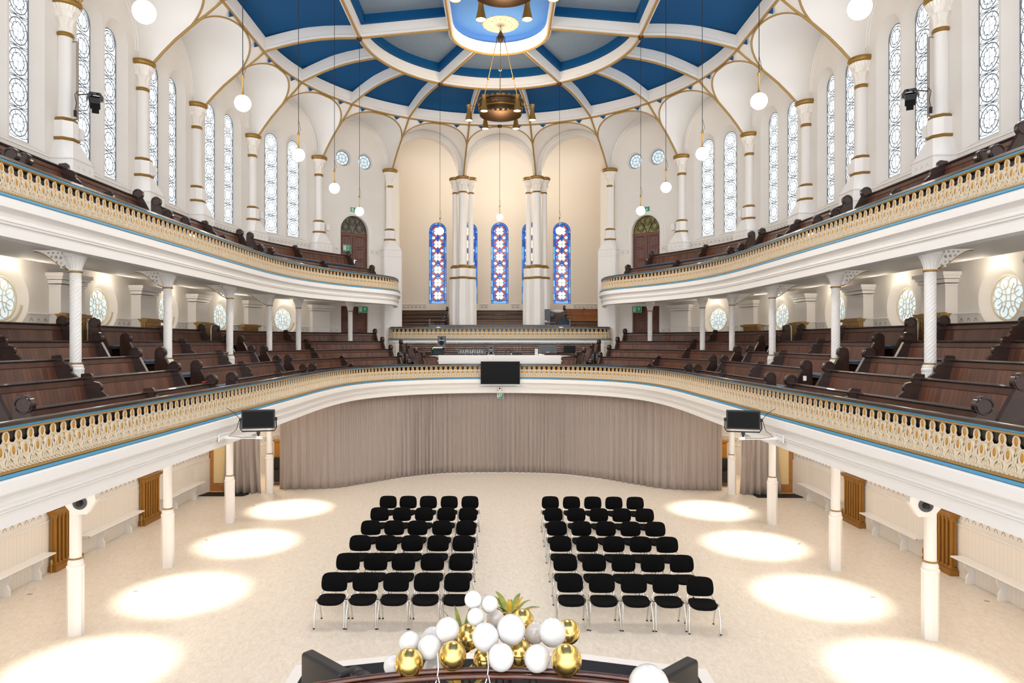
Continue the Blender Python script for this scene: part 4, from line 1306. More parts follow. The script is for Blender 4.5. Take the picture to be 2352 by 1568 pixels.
# ================================================================== doors
def panelled_leaf(w_, h, cols=1, rows=4):
    mb = MB(); mb.box6(-w_ / 2, w_ / 2, 0, .05, 0, h)
    pm = MB()
    for r_ in range(rows):
        z0 = h * (r_ + .12) / rows; z1 = h * (r_ + .9) / rows
        x0, x1 = -w_ / 2 + w_ * .18, w_ / 2 - w_ * .18
        pts = [(x0, z0)] + [(x0 + (x1 - x0) * k / 6, z0 - .02 * math.sin(PI * k / 6)) for k in range(1, 6)] + [(x1, z0), (x1, z1)] + [(x1 - (x1 - x0) * k / 6, z1 + .02 * math.sin(PI * k / 6)) for k in range(1, 6)] + [(x0, z1)]
        pm.tube([(u, -.004, z) for u, z in pts], .014, 4, closed=True)
        for f in (.33, .66): pm.box((x0 + (x1 - x0) * f, -.002, (z0 + z1) / 2), (.008, .012, z1 - z0))
    return mb, pm
di = 1
for i in (9, 13):
    a, l, U, W = bayinfo[i]; ang = math.atan2(W.y, W.x) - PI / 2; m = l / 2
    sd = 'left' if i == 9 else 'right'
    # upper arched door with leaded fanlight
    o = bpy.data.objects.new('door_%d' % di, None); COL.objects.link(o); struct(o); di += 1
    o.location = a + U * m + W * .16 + Vector((0, 0, 7.47)); o.rotation_euler.z = ang
    for s_ in (-1, 1):
        mb, pm = panelled_leaf(.62, 2.06)
        lf = mb.build('door_leaf', DOORW, o, smooth=0, loc=(s_ * .315, 0, 0)); pm.build('door_panel', DOORF, lf, smooth=0)
        hb = MB(); hb.box((s_ * -.25, -.05, 1.02), (.11, .02, .02)); hb.box((s_ * -.27, -.02, .92), (.035, .02, .24)); hb.build('door_handle', CHROME if s_ > 0 else BLACKM, lf, smooth=0)
    mb = MB(); mb.box6(-.66, -.63, -.02, .08, 0, 2.1); mb.box6(.63, .66, -.02, .08, 0, 2.1); mb.box6(-.66, .66, -.04, .08, 2.06, 2.17); mb.box6(-.012, .012, -.03, .06, 0, 2.06)
    mb.build('door_frame', DOORF, o, smooth=0)
    zt = 2.25
    fp = [(-.655, 2.17), (.655, 2.17)] + [(.655 * math.cos(PI * k / 16), zt + .655 * math.sin(PI * k / 16)) for k in range(17)]
    mb = MB(); mb.prism(fp, (0, .05, 0), (1, 0, 0), (0, 0, 1), (0, 1, 0), .01); mb.build('fanlight_glass', FANG if sd == 'left' else FANL, o, smooth=0)
    fl = []
    fl.append((fp, True, .022))
    for cx, cz, rr in ((-.33, 2.44, .19), (.33, 2.44, .19), (0, 2.68, .17)):
        fl.append(([(cx + rr * math.cos(2 * PI * k / 18), cz + rr * math.sin(2 * PI * k / 18)) for k in range(18)], True, .010))
        fl.append(([(cx + rr * .6 * math.cos(2 * PI * k / 14), cz + rr * .6 * math.sin(2 * PI * k / 14)) for k in range(14)], True, .008))
        for k in range(3):
            an = PI / 2 + k * 2 * PI / 3; fl.append(([(cx + rr * .6 * math.cos(an), cz + rr * .6 * math.sin(an)), (cx + rr * math.cos(an), cz + rr * math.sin(an))], False, .008))
    for s_ in (-1, 1):
        fl.append(([(s_ * (.04 + .34 * (k / 8) ** 1.5), 2.18 + .58 * k / 8) for k in range(9)], False, .012))
    ob = leading(fl, 'fanlight_leading', BRONZE, o, 5); ob.location = (0, .03, 0)
    # doors of the lower gallery
    o = bpy.data.objects.new('door_%d' % di, None); COL.objects.link(o); struct(o); di += 1
    o.location = a + U * m + W * .14 + Vector((0, 0, 4.42)); o.rotation_euler.z = ang
    for s_ in (-1, 1):
        mb, pm = panelled_leaf(.60, 2.05)
        lf = mb.build('door_leaf', DOORW, o, smooth=0, loc=(s_ * .305, 0, 0)); pm.build('door_panel', DOORF, lf, smooth=0)
    mb = MB(); mb.box6(-.64, -.61, -.04, .08, 0, 2.11); mb.box6(.61, .64, -.04, .08, 0, 2.11); mb.box6(-.64, .64, -.04, .08, 2.05, 2.11); mb.build('door_frame', DOORF, o, smooth=0)
# foyer doors under the gallery and the little side walls round them
for sx, sd in ((-1, 'left'), (1, 'right')):
    mb = MB(); mb.box6(sx * 9.92, sx * 9.78, 22.1, 22.7, 0, 3.06); mb.box6(sx * 9.78, sx * 8.0, 22.62, 22.7, 2.35, 3.06)
    mb.box6(sx * 7.98, sx * 8.76, 22.64, 22.70, 0, 3.06)
    struct(mb.build('wall_foyer_%s' % sd, WALL, smooth=0))
    mb = MB(); mb.box6(sx * 9.90, sx * 9.74, 22.02, 22.1, 0, .22); struct(mb.build('baseboard_%s' % sd, WALL, smooth=0))
    o = bpy.data.objects.new('door_%d' % di, None); COL.objects.link(o); struct(o); di += 1
    o.location = (sx * 9.27, 22.6, 0)
    mb = MB(); x = .5
    mb.box6(-.5, -.38, -.04, .06, 0, 2.35); mb.box6(.38, .5, -.04, .06, 0, 2.35); mb.box6(-.5, .5, -.04, .06, 2.25, 2.35); mb.build('door_frame', PINE, o, smooth=0)
    mb = MB(); mb.box6(-.37, -.25, -.01, .03, .02, 2.24); mb.box6(.25, .37, -.01, .03, .02, 2.24); mb.box6(-.25, .25, -.01, .03, .02, .3); mb.box6(-.25, .25, -.01, .03, 2.1, 2.24); mb.build('door_leaf', PINE, o, smooth=0)
    mb = MB(); mb.box6(-.25, .25, .005, .015, .3, 2.1); mb.build('door_glass', PINEG, o, smooth=0)
    mb = MB(); mb.box((sx * .1 - sx * .3, -.04, 2.02), (.2, .03, .03)); mb.build('door_closer', BLACKM, o, smooth=0)
    # yellow hazard strip and mat on the floor
    mb = MB(); mb.prism([(-.75, -.28), (.7, -.28), (.8, 0), (.7, .28), (-.75, .28)], (0, 0, 0), (1, 0, 0), (0, 1, 0), (0, 0, 1), .015)
    o = mb.build('door_mat', RUBBER, smooth=0); o.location = (sx * 9.0, 22.22, .001); tag(o, 'dark rubber mat on the floor before the %s oak door' % sd, 'mat')
    mb = MB()
    for k in range(8): mb.box((-.45 + k * .13, 0, .02), (.07, .05, .03), .6)
    o = mb.build('hazard_strip', YEL, smooth=0); o.location = (sx * 9.3, 22.5, 0); tag(o, 'yellow edging strip at the foot of the %s oak door' % sd, 'strip')
# ================================================================== pews
def end_poly(h):
    """side outline of a pew end; x towards the hall, z up; h = height of the back"""
    c = (.122, h + .05); r = .122
    p = [(0, 0), (.46, 0), (.46, .40), (.43, .47), (.39, .50), (.20, h - .04), (.175, h - .035)]
    a0, a1 = -PI * .30, PI
    p += [(c[0] + r * math.cos(a0 + (a1 - a0) * k / 16), c[1] + r * math.sin(a0 + (a1 - a0) * k / 16)) for k in range(17)]
    return p
def div_poly(h):
    p = [(.0, .45), (.42, .45), (.44, .50)]
    for (cx, cz, r) in ((.36, h - .36, .085), (.235, h - .17, .095), (.09, h - .02, .10)):
        p += [(cx + r * math.cos(a), cz + r * math.sin(a)) for a in (-.5, 0, .5, 1.0)]
    p += [(.05, h + .055), (0, h + .05)]
    return p
def pew(P, s0, s1, fz, tz, label, divs=(), ends=(1, 1), group=None, wood=None, rail=None, cushion=True, name='pew'):
    wood = wood or PEW; rail = rail or CAP
    mid = P.at((s0 + s1) / 2)
    root = thing(name, label, 'pew', (mid[0], mid[1], fz), group=group)
    O = Vector(root.location)
    def fin(mb, nm, m, sm=35, lab=None):
        mb.v = [(v[0] - O.x, v[1] - O.y, v[2] - O.z) for v in mb.v]
        o = mb.build(nm, m, root, smooth=sm)
        if lab: o['label'] = lab
        return o
    h = tz - fz
    S = P.sub(s0 + .02, s1 - .02, .3)
    mb = MB(); mb.sweep(S, [(-.05, tz - .13), (-.14, fz + .44), (-.14, fz + .02), (-.10, fz + .02), (-.10, fz + .44), (-.015, tz - .13)]); fin(mb, 'backrest', wood, 0)
    mb = MB(); mb.sweep(S, [(-.03, tz - .045), (-.06, tz - .038), (-.07, tz - .02), (-.06, tz), (.015, tz), (.02, tz - .02), (.0, tz - .045)])
    fin(mb, 'top_rail', rail, 35, 'dark moulded top rail')
    mb = MB(); mb.sweep(S, [(-.055, tz - .135), (-.062, tz - .128), (-.05, tz - .12), (-.04, tz - .045), (-.005, tz - .045), (-.01, tz - .135)]); fin(mb, 'frieze_board', FRIEZE if wood is PEW else wood, 35)
    mb = MB(); mb.sweep(S, [(-.12, fz + .41), (-.50, fz + .41), (-.51, fz + .425), (-.50, fz + .44), (-.12, fz + .44)]); mb.sweep(S, [(-.46, fz + .0), (-.46, fz + .41), (-.43, fz + .41), (-.43, fz + .0)]); fin(mb, 'seat', SEATW, 0)
    if cushion:
        S2 = P.sub(s0 + .09, s1 - .09, .3)
        mb = MB(); mb.sweep(S2, [(-.15, fz + .442), (-.485, fz + .442), (-.505, fz + .455), (-.505, fz + .48), (-.48, fz + .495), (-.17, fz + .495), (-.15, fz + .48)]); fin(mb, 'cushion', BLUEC, 50, 'blue seat cushion')
    for e, s_ in ((0, s0), (1, s1)):
        if not ends[e]: continue
        q = P.at(s_); q2 = P.at(s_ + (.05 if e == 0 else -.05)); T = Vector((q2[0] - q[0], q2[1] - q[1], 0)).normalized()
        X = Vector((-q[2], -q[3], 0))
        mb = MB(); o_ = Vector((q[0], q[1], fz)) - X * .035
        mb.prism(end_poly(h), o_, X, (0, 0, 1), T, .075)
        # raised rim of the round head, both faces
        for d in (-.004, .079):
            mb.tube([o_ + X * (.122 + .098 * math.cos(2 * PI * k / 18)) + Vector((0, 0, h + .05 + .098 * math.sin(2 * PI * k / 18))) + T * d for k in range(18)], .014, 6, closed=True)
        mb.tube([o_ + X * x + Vector((0, 0, z)) + T * .0375 for x, z in ((.19, h - .05), (.40, .50), (.46, .42), (.46, .0))], .045, 6)
        fin(mb, 'pew_end', CAP, 35, 'scrolled pew end with round head')
    for s_ in divs:
        q = P.at(s_); q2 = P.at(s_ + .05); T = Vector((q2[0] - q[0], q2[1] - q[1], 0)).normalized(); X = Vector((-q[2], -q[3], 0))
        mb = MB(); o_ = Vector((q[0], q[1], fz)) - T * .03
        mb.prism(div_poly(h), o_, X, (0, 0, 1), T, .06); fin(mb, 'divider', CAP, 35, 'scalloped arm divider')
    return root
ROWN = ['front row behind the parapet', 'second row', 'third row', 'fourth row', 'back row against the wall']
SECN = ['section nearest the camera', 'middle section', 'far curved section']
CUTS = {1: [(24, 474, 326), (518, 690, 629), (709, 937, 800)], 2: [(-60, 388, 180), (437, 629, 544), (653, 915, 780)], 3: [(-130, 299, 112), (354, 570, 493), (597, 895, 711)],
        4: [(-200, 209, -20), (272, 512, 406), (542, 877, 697)], 5: [(-290, 128, -60), (199, 454, 357), (485, 860, 650)]}
DZ = {1: 4.44, 2: 4.60, 3: 4.77, 4: 4.93}
DC = {1: 967, 2: 949, 3: 932, 4: 917}
OW = {1: .8, 2: 1.6, 3: 2.4, 4: 3.2, 5: 4.0}
for k, (o_, fz, tz) in zip(range(1, 6), LROW):
    P = LOWER.off(o_ - (.06 if k == 5 else 0))
    for j, (x0, x1, xd) in enumerate(CUTS[k]):
        for sd in ('left', 'right'):
            s0, s1, sdv = P.px(x0), P.px(x1), P.px(xd)
            if sd == 'right': s0, s1, sdv = P.L - s1, P.L - s0, P.L - sdv
            pew(P, s0, s1, fz, tz, 'dark wooden pew, %s lower gallery, %s, %s' % (sd, ROWN[k - 1], SECN[j]), [sdv], group='curved pews of the lower gallery')
    if k <= 4:
        s0 = P.px(DC[k])
        pew(P, s0, P.L - s0, fz, DZ[k], 'long dark pew behind the white mixing desk, %s from the desk' % ['first', 'second', 'third', 'fourth'][k - 1], [], group='pews behind the mixing desk')
UC = {1: [(-20, None, None)], 2: []}
for P, sd in ((UPL, 'left'), (UPR, 'right')):
    P1, P2 = P.off(.86), P.off(1.72)
    segs = {1: [(30, 374, 232), (412, 590, 500), (612, 850, 736)], 2: [(-60, 305, 128), (345, 543, 460), (565, 797, 671)]}
    for k, PP in ((1, P1), (2, P2)):
        for j, (x0, x1, xd) in enumerate(segs[k]):
            s0, s1 = PP.px(x0), PP.px(x1)
            pew(PP, s0, s1, UROW[k - 1][1], UROW[k - 1][2], 'dark wooden pew, %s upper gallery, %s, %s' % (sd, ['front row behind the parapet', 'back row under the tall windows'][k - 1], SECN[j]), [PP.px(xd)], group='pews of the upper gallery')
    s1 = P1.px(6)
    pew(P1, s1 - 3.4, s1, UROW[0][1], UROW[0][2], 'dark pew in front row of the %s upper gallery, cut off at the picture edge' % sd, [], group='pews of the upper gallery')
# red tape over one pew end
P = LOWER.off(.8); q = P.at(P.px(474)); q0 = P.at(P.px(462))
mb = MB(); X = Vector((-q[2], -q[3], 0))
mb.tube([(q0[0], q0[1], 4.19), (q[0], q[1], 4.19), Vector((q[0], q[1], 3.98)) + X * .22, Vector((q[0], q[1], 3.72)) + X * .40], .016, 6)
tag(mb.build('red_tape', REDT), 'red tape laid over a pew arm in the left front row', 'tape')
# small paper on the scroll of a right hand pew
q = P.at(P.L - P.px(437))
mb = MB(); mb.box((0, 0, 0), (.06, .01, .09)); o = mb.build('paper_note', SIGNW, smooth=0); o.location = Vector((q[0] - .12, q[1] - .02, 4.30)); tag(o, 'small white paper stuck on a round pew head, right lower gallery', 'paper')

# choir pews: straight rows facing the hall
def straight(x0, x1, y):
    return Path([(x0 + (x1 - x0) * k / 8, y) for k in range(9)])
CP = [('left', -5.55, -2.52, [(31.2, 5.20, 5.90), (31.9, 5.35, 6.08), (32.6, 5.52, 6.28), (33.3, 5.70, 6.52)], PEWB),
      ('middle', -1.22, 1.22, [(31.6, 5.20, 6.06), (32.3, 5.45, 6.28), (33.0, 5.70, 6.50)], PEWB),
      ('right', 3.1, 5.55, [(31.2, 5.20, 5.92)], PEWB), ('right', 3.1, 5.55, [(32.6, 5.45, 6.26), (33.3, 5.75, 6.58)], PEWO)]
for nm, x0, x1, rows, wd in CP:
    st = MB()
    for q, (y, fz, tz) in enumerate(rows):
        st.box6(x0, x1, y - .62, min(33.97, y + .08), 5.1, fz)
        pew(straight(x0, x1, y), 0, x1 - x0, fz, tz, '%s wooden choir pew, %s block, %s' % ('orange brown' if wd is PEWO else 'dark brown', nm, ['lowest row', 'second row up', 'third row up', 'top row'][q]),
            [], (nm != 'left', nm != 'right'), 'choir pews under the stained glass', wd, BROWN if wd is not PEWO else wd, False)
    struct(st.build('floor_choir_tiers', BROWN, smooth=0))
for sx in (-1, 1):
    mb = MB(); mb.box6(sx * .08, sx * 3.2, 29.33, 29.36, 5.1, 5.72); mb.box6(sx * .08, sx * 3.2, 29.3, 29.4, 5.68, 5.73); 
    if sx < 0:
        mb = MB(); mb.box6(-3.0, 3.0, 29.50, 29.54, 5.1, 5.70); mb.box6(-3.0, 3.0, 29.47, 29.57, 5.68, 5.72)
        mb.box6(-3.05, -3.0, 29.45, 29.6, 5.1, 5.98); mb.box6(3.0, 3.05, 29.45, 29.6, 5.1, 5.98)
        tag(mb.build('choir_front_pew', BROWN, smooth=0), 'low dark pew back right behind the choir parapet', 'pew')
mb = MB()
for k in range(6): mb.box6(-2.44, -2.02, 31.2 + .28 * k, 33.6, 5.1 + .2 * k, 5.3 + .2 * k)
o = mb.build('choir_steps', STAIRC, smooth=0); tag(o, 'narrow flight of pale steps between left choir pews and pier', 'steps')

# ================================================================== conference chairs
def make_chair(label):
    t = thing('stacking_chair', label, 'chair', group='black stacking chairs in two blocks')
    # seat: waisted cushion
    mb = MB(); rs = []
    for z, e in ((.42, .93), (.43, .99), (.45, 1.0), (.468, .97), (.475, .88)):
        ring = []
        for k in range(28):
            a = 2 * PI * k / 28; c, s_ = math.cos(a), math.sin(a)
            x = .235 * math.copysign(abs(c) ** .55, c); y = .215 * math.copysign(abs(s_) ** .6, s_)
            x *= 1 - .06 * (y + .2)
            ring.append((x * e, y * e - .02, z - (.018 * (abs(y) / .21) ** 2 if y < 0 else 0) + (.012 * (x / .23) ** 2)))
        rs.append(ring)
    mb.rings(rs); mb.build('seat', BLACKF, t, smooth=50)
    mb = MB(); rs = []
    for d, e in ((0, .92), (.008, 1.0), (.03, 1.0), (.042, .90)):
        ring = []
        for k in range(48):
            a = 2 * PI * k / 48; c, s_ = math.cos(a), math.sin(a)
            x = .232 * math.copysign(abs(c) ** .34, c); z = .152 * math.copysign(abs(s_) ** (.42 if s_ > 0 else .55), s_)
            x *= 1 - .07 * max(0, z) / .152; z -= (.025 * (1 - (x / .23) ** 2) if z < 0 else 0); z += (.012 * (1 - (x / .23) ** 2) if z > .1 else 0)
            bow = .045 * (x / .22) ** 2
            ring.append((x * e, .195 + d - bow + .12 * (z + .155) * .45, .674 + z * e))
        rs.append(ring)
    mb.rings(rs); mb.build('backrest', BLACKF, t, smooth=50)
    for s_ in (-1, 1):
        mb = MB(); mb.tube([(s_ * .245, -.13, .445), (s_ * .262, -.19, .22), (s_ * .262, -.225, .012)], .0125, 8, flat=.7); lg = mb.build('leg', CHROME, t)
        ft = MB(); ft.cyl((s_ * .262, -.226, .0), (s_ * .262, -.225, .018), .017, n=8); ft.build('foot_cap', RUBBER, lg)
        mb = MB(); mb.tube([(s_ * .25, .05, .445), (s_ * .245, .15, .22), (s_ * .245, .225, .012)], .0125, 8, flat=.7); lg = mb.build('leg', CHROME, t)
        ft = MB(); ft.cyl((s_ * .245, .226, .0), (s_ * .245, .225, .018), .017, n=8); ft.build('foot_cap', RUBBER, lg)
    mb = MB()
    for s_ in (-1, 1):
        mb.tube([(s_ * .245, -.14, .445), (s_ * .25, .0, .45), (s_ * .25, .12, .452), (s_ * .225, .19, .47), (s_ * .2, .215, .54), (s_ * .2, .235, .66)], .0115, 8)
        mb.box((s_ * .262, -.09, .452), (.03, .045, .03))
    mb.tube([(-.245, -.12, .43), (.245, -.12, .43)], .01, 6); mb.tube([(-.245, .1, .43), (.245, .1, .43)], .01, 6)
    mb.build('seat_frame', CHROME, t)
    return t
RWN = ['front row', 'second row', 'third row', 'fourth row', 'fifth row', 'back row']
CHL = [-2.97, -2.42, -1.87, -1.31, -.76]
POSN = ['outermost seat', 'second seat from the outer end', 'middle seat of the row', 'second seat from the aisle', 'aisle seat']
dts = [12.33, 13.46, 14.70, 15.91, 17.16, 18.44]
chair0 = None
for bk in ('left', 'right'):
    for r_ in range(6):
        for c_ in range(5):
            y = dts[r_] - .27
            if bk == 'left':
                x = CHL[c_] + (-.04 * r_ / 5) + .01 * math.sin(3 * r_ + c_); ps = POSN[c_]; rz = .012 * math.sin(7 * r_ + 3 * c_)
            else:
                x0 = 1.26 + .10 * r_ / 5; x = x0 + .565 * c_; ps = POSN[4 - c_]; rz = .012 * math.sin(5 * r_ + 2 * c_ + 1)
                if r_ == 0 and c_ == 4: y -= .10; rz = -.07
                y -= .012 * c_
            lab = 'black upholstered chair, %s block, %s, %s' % (bk, RWN[r_], ps)
            if chair0 is None: chair0 = make_chair(lab); chair0.location = (x, y, 0)
            else: dup(chair0, (x, y, 0), rz, lab)

# ================================================================== lamps
def globe_lamp(label, top, zc=9.15):
    t = thing('globe_pendant', label, 'lamp', group='opal globe pendants')
    mb = MB(); mb.sphere((0, 0, zc), .14, 28, 16); mb.build('globe', GLOBE, t, smooth=80)
    mb = MB(); mb.lathe([(.045, zc + .125), (.05, zc + .14), (.02, zc + .16), (.014, zc + .2), (.013, zc + .42), (.03, zc + .46), (.036, zc + .48), (.012, zc + .5)], n=14); mb.build('stem', BRASS, t)
    mb = MB(); mb.tube([(0, 0, zc + .48), (0, 0, top)], .007, 6)
    mb.tube([(.0, 0, zc + .5), (.05, .0, zc + .56), (.03, 0, zc + .66), (0.0, 0, zc + .78)], .004, 5); mb.build('chain', BLACKM, t)
    return t
gl0 = None
GN = ['nearest the camera', 'second from the camera', 'third from the camera', 'fourth from the camera', 'fifth from the camera']
GPOW = 30
spots = []
for sx, sd in ((-1, 'left'), (1, 'right')):
    for k, y in enumerate((8.55, 11.85, 15.15, 18.45, 21.75)):
        spots.append((sx * RM, y, 'white globe lamp on a long chain, %s side row, %s' % (sd, GN[k])))
    spots.append((sx * RM * .5, YC + RM * .866, 'white globe lamp hanging before the %s outer stained glass window' % ('leftmost' if sx < 0 else 'rightmost')))
for x, y, lab in spots:
    if gl0 is None: gl0 = globe_lamp(lab, HM); gl0.location = (x, y, 0)
    else: dup(gl0, (x, y, 0), 0, lab)
    light('globe_light', 'POINT', (x, y, 8.93), GPOW, (1, .90, .77), shadow_soft_size=.14)
gc = globe_lamp('white globe lamp hanging above the middle stained glass window', HR, 10.33); gc.location = (0, YC + RR, 0)
light('globe_light', 'POINT', (0, YC + RR, 10.1), GPOW, (1, .90, .77), shadow_soft_size=.14)

def chandelier(label, x, y, rz):
    t = thing('ring_chandelier', label, 'chandelier', (x, y, 0), rz, group='bronze ring chandeliers')
    zt, zb = 12.96, 12.60
    mb = MB(); n = 48
    mb.lathe([(.70, zb - .05), (.715, zb + .01), (.70, zb + .06), (.72, zb + .16), (.73, zb + .24), (.75, zt - .06), (.77, zt - .05), (.77, zt), (.75, zt), (.735, zt - .06), (.715, zb + .24), (.705, zb + .16), (.685, zb + .06), (.69, zb - .05), (.70, zb - .05)], n=n, cap=False)
    mb.build('ring', BRONZE, t)['label'] = 'bronze openwork ring'
    mb = MB()
    for k in range(26):
        a = 2 * PI * k / 26; mb.box((.757 * math.cos(a), .757 * math.sin(a), zt + .03), (.03, .09, .08), a)
    mb.lathe([(.75, zt - .01), (.785, zt), (.785, zt + .02), (.75, zt + .02)], n=n, cap=False)
    mb.lathe([(.72, zb + .10), (.735, zb + .11), (.735, zb + .14), (.72, zb + .15)], n=n, cap=False)
    mb.build('crenellated_rim', BRASS, t)['label'] = 'brass crenellated rim'
    mb = MB()
    for k in range(12):
        a = 2 * PI * (k + .5) / 12; c, s_ = math.cos(a), math.sin(a)
        for q in range(2):
            rr = .738
            mb.tube([(rr * c - s_ * (q * .12 - .06 + .045 * math.cos(2 * PI * j / 8)), rr * s_ + c * (q * .12 - .06 + .045 * math.cos(2 * PI * j / 8)), zb + .25 + .05 * math.sin(2 * PI * j / 8)) for j in range(8)], .009, 4, closed=True)
    mb.build('fretwork', BRASS, t)
    for k in range(6):
        a = 2 * PI * k / 6; c, s_ = math.cos(a), math.sin(a); L_ = Vector((1.06 * c, 1.06 * s_, 0))
        mb = MB(); mb.lathe([(.125, 12.38), (.118, 12.42), (.075, 12.62), (.058, 12.74), (.06, 12.80), (.082, 12.90), (.08, 12.90), (.055, 12.80), (.052, 12.74), (.07, 12.62), (.11, 12.42), (.118, 12.38)], L_, 24, cap=False)
        ls = mb.build('lamp_shade', GOLD, t)
        mb = MB(); mb.lathe([(.001, 12.395), (.108, 12.395), (.104, 12.42), (.001, 12.42)], L_, 20); mb.build('lamp', BULB, ls)['label'] = 'glowing lamp disc'
        mb = MB(); mb.tube([(.74 * c, .74 * s_, 12.86), (1.0 * c, 1.0 * s_, 12.86)], .008, 5); mb.tube([(.72 * c, .72 * s_, 12.76), (1.0 * c, 1.0 * s_, 12.76)], .008, 5); mb.build('bracket_arm', BRONZE, t)
    mb = MB(); mb.lathe([(.02, 15.62), (.05, 15.61), (.05, 15.6)], n=12); mb.cyl((0, 0, 15.35), (0, 0, 15.62), .008)
    mb.tube([(.05 * math.cos(2 * PI * j / 12), 0, 15.42 + .05 * math.sin(2 * PI * j / 12)) for j in range(12)], .008, 5, closed=True)
    mb.lathe([(.02, 15.36), (.06, 15.3), (.1, 15.2), (.12, 15.12), (.1, 15.05), (.05, 15.0), (.02, 14.96)], n=18)
    for k in range(3):
        a = 2 * PI * k / 3 + .5; mb.tube([(.08 * math.cos(a), .08 * math.sin(a), 15.25), (.17 * math.cos(a), .17 * math.sin(a), 15.15), (.15 * math.cos(a), .15 * math.sin(a), 15.05), (.18 * math.cos(a), .18 * math.sin(a), 15.0)], .014, 6)
    mb.build('hanging_boss', BRONZE, t)
    for k in range(3):
        a = 2 * PI * k / 3 + .5; p0 = Vector((.17 * math.cos(a), .17 * math.sin(a), 15.02)); p1 = Vector((.74 * math.cos(a), .74 * math.sin(a), 12.96))
        mb = MB(); mb.tube([p0, p1], .011, 6)
        for j in range(22): 
            q = p0.lerp(p1, (j + .5) / 22); mb.sphere(q, .016, 6, 4, 1.4)
        q = p0.lerp(p1, .56); mb.lathe([(.02, -.03), (.05, -.005), (.05, .005), (.02, .03)], q, 12)
        mb.build('chain', BRASS, t)
    for k in range(6):
        a = 2 * PI * k / 6 + rz
        light('chandelier_lamp', 'SPOT', (x + 1.06 * math.cos(a), y + 1.06 * math.sin(a), 12.37), 190, (1, .92, .82), spot_size=R(120), spot_blend=.6, shadow_soft_size=.1)
    light('chandelier_glow', 'POINT', (x, y, 13.9), 150, (1, .80, .56), shadow_soft_size=.3)
chandelier('bronze ring chandelier with six cone lamps, hanging whole in view', 0.03, 22.8, 0)
chandelier('bronze ring chandelier cut off by the top of the picture', .10, 14.75, 0)
mb = MB()
mb.lathe([(.001, 15.55), (.1, 15.54), (.18, 15.57), (.3, 15.56), (.45, 15.565), (.5, 15.55), (.58, 15.56), (.61, 15.585), (.61, 15.60)], (0, 0, 0), 48, lambda a, z, i, j: 1 + (.03 * math.cos(16 * a) if i == 7 else 0))
for k in range(16):
    a = 2 * PI * k / 16
    for rr in (.38, .52): mb.sphere((rr * math.cos(a), rr * math.sin(a), 15.55), .03, 8, 5, .5)
o = mb.build('ceiling_rose', CREAM); o.location = (0.03, 22.8, 0); tag(o, 'round pierced cream ceiling rose above the chandelier', 'ceiling rose')
# ================================================================== curtains
def curtain(name, pts, z0, z1, label, fold=.24, amp=.032, seed=1, flare=0.0):
    P = Path(catmull(pts)); rnd_ = random.Random(seed)
    n = int(P.L / .02); nz = 10
    mb = MB(); cols = []
    ph = 0; a_ = amp; fs = []
    for i in range(n + 1):
        ph += 2 * PI * .02 / (fold * (1 + .22 * math.sin(i * .013 + seed) + .18 * math.sin(i * .041)))
        fs.append(ph)
    for i in range(n + 1):
        q = P.at(P.L * i / n); col = []
        for k in range(nz + 1):
            t = k / nz; z = z1 + (z0 - z1) * t
            am = amp * (.45 + .75 * t) * (1 + .5 * math.sin(i * .021 + seed * 2))
            d = am * math.sin(fs[i] + .6 * math.sin(3 * t + i * .01)) + .02 * math.sin(fs[i] * 2.3 + 1)
            sp = flare * t * t * (i / n - .5)
            tx, ty = q[3], -q[2]
            col.append((q[0] + q[2] * d + tx * sp, q[1] + q[3] * d + ty * sp, z))
        cols.append(col)
    b = mb.add([p for c in cols for p in c]); m = nz + 1
    for i in range(n):
        for k in range(nz):
            mb.face((b + i * m + k, b + i * m + k + 1, b + (i + 1) * m + k + 1, b + (i + 1) * m + k))
    o = mb.build(name, CURT, smooth=80, fix=False)
    sl = o.modifiers.new('thickness', 'SOLIDIFY'); sl.thickness = .006
    return tag(o, label, 'curtain', 'taupe floor length curtains')
CL = [(-7.45, 22.98), (-6.6, 23.0), (-5.6, 23.2), (-4.7, 24.0), (-3.6, 25.0), (-2.4, 25.75), (-1.2, 26.02), (.05, 26.08)]
curtain('curtain', CL, .006, 3.05, 'long taupe curtain under the gallery, left of the centre join', seed=1)
curtain('curtain', [(-x, y) for x, y in reversed(CL)], .006, 3.05, 'long taupe curtain under the gallery, right of the centre join', seed=4)
curtain('curtain', [(-9.05, 22.42), (-8.5, 22.36), (-7.98, 22.42)], .02, 3.05, 'short gathered taupe curtain beside the left oak door', fold=.16, amp=.07, seed=6, flare=.25)
curtain('curtain', [(7.98, 22.42), (8.5, 22.36), (9.05, 22.42)], .02, 3.05, 'short gathered taupe curtain beside the right oak door', fold=.16, amp=.07, seed=9, flare=.25)

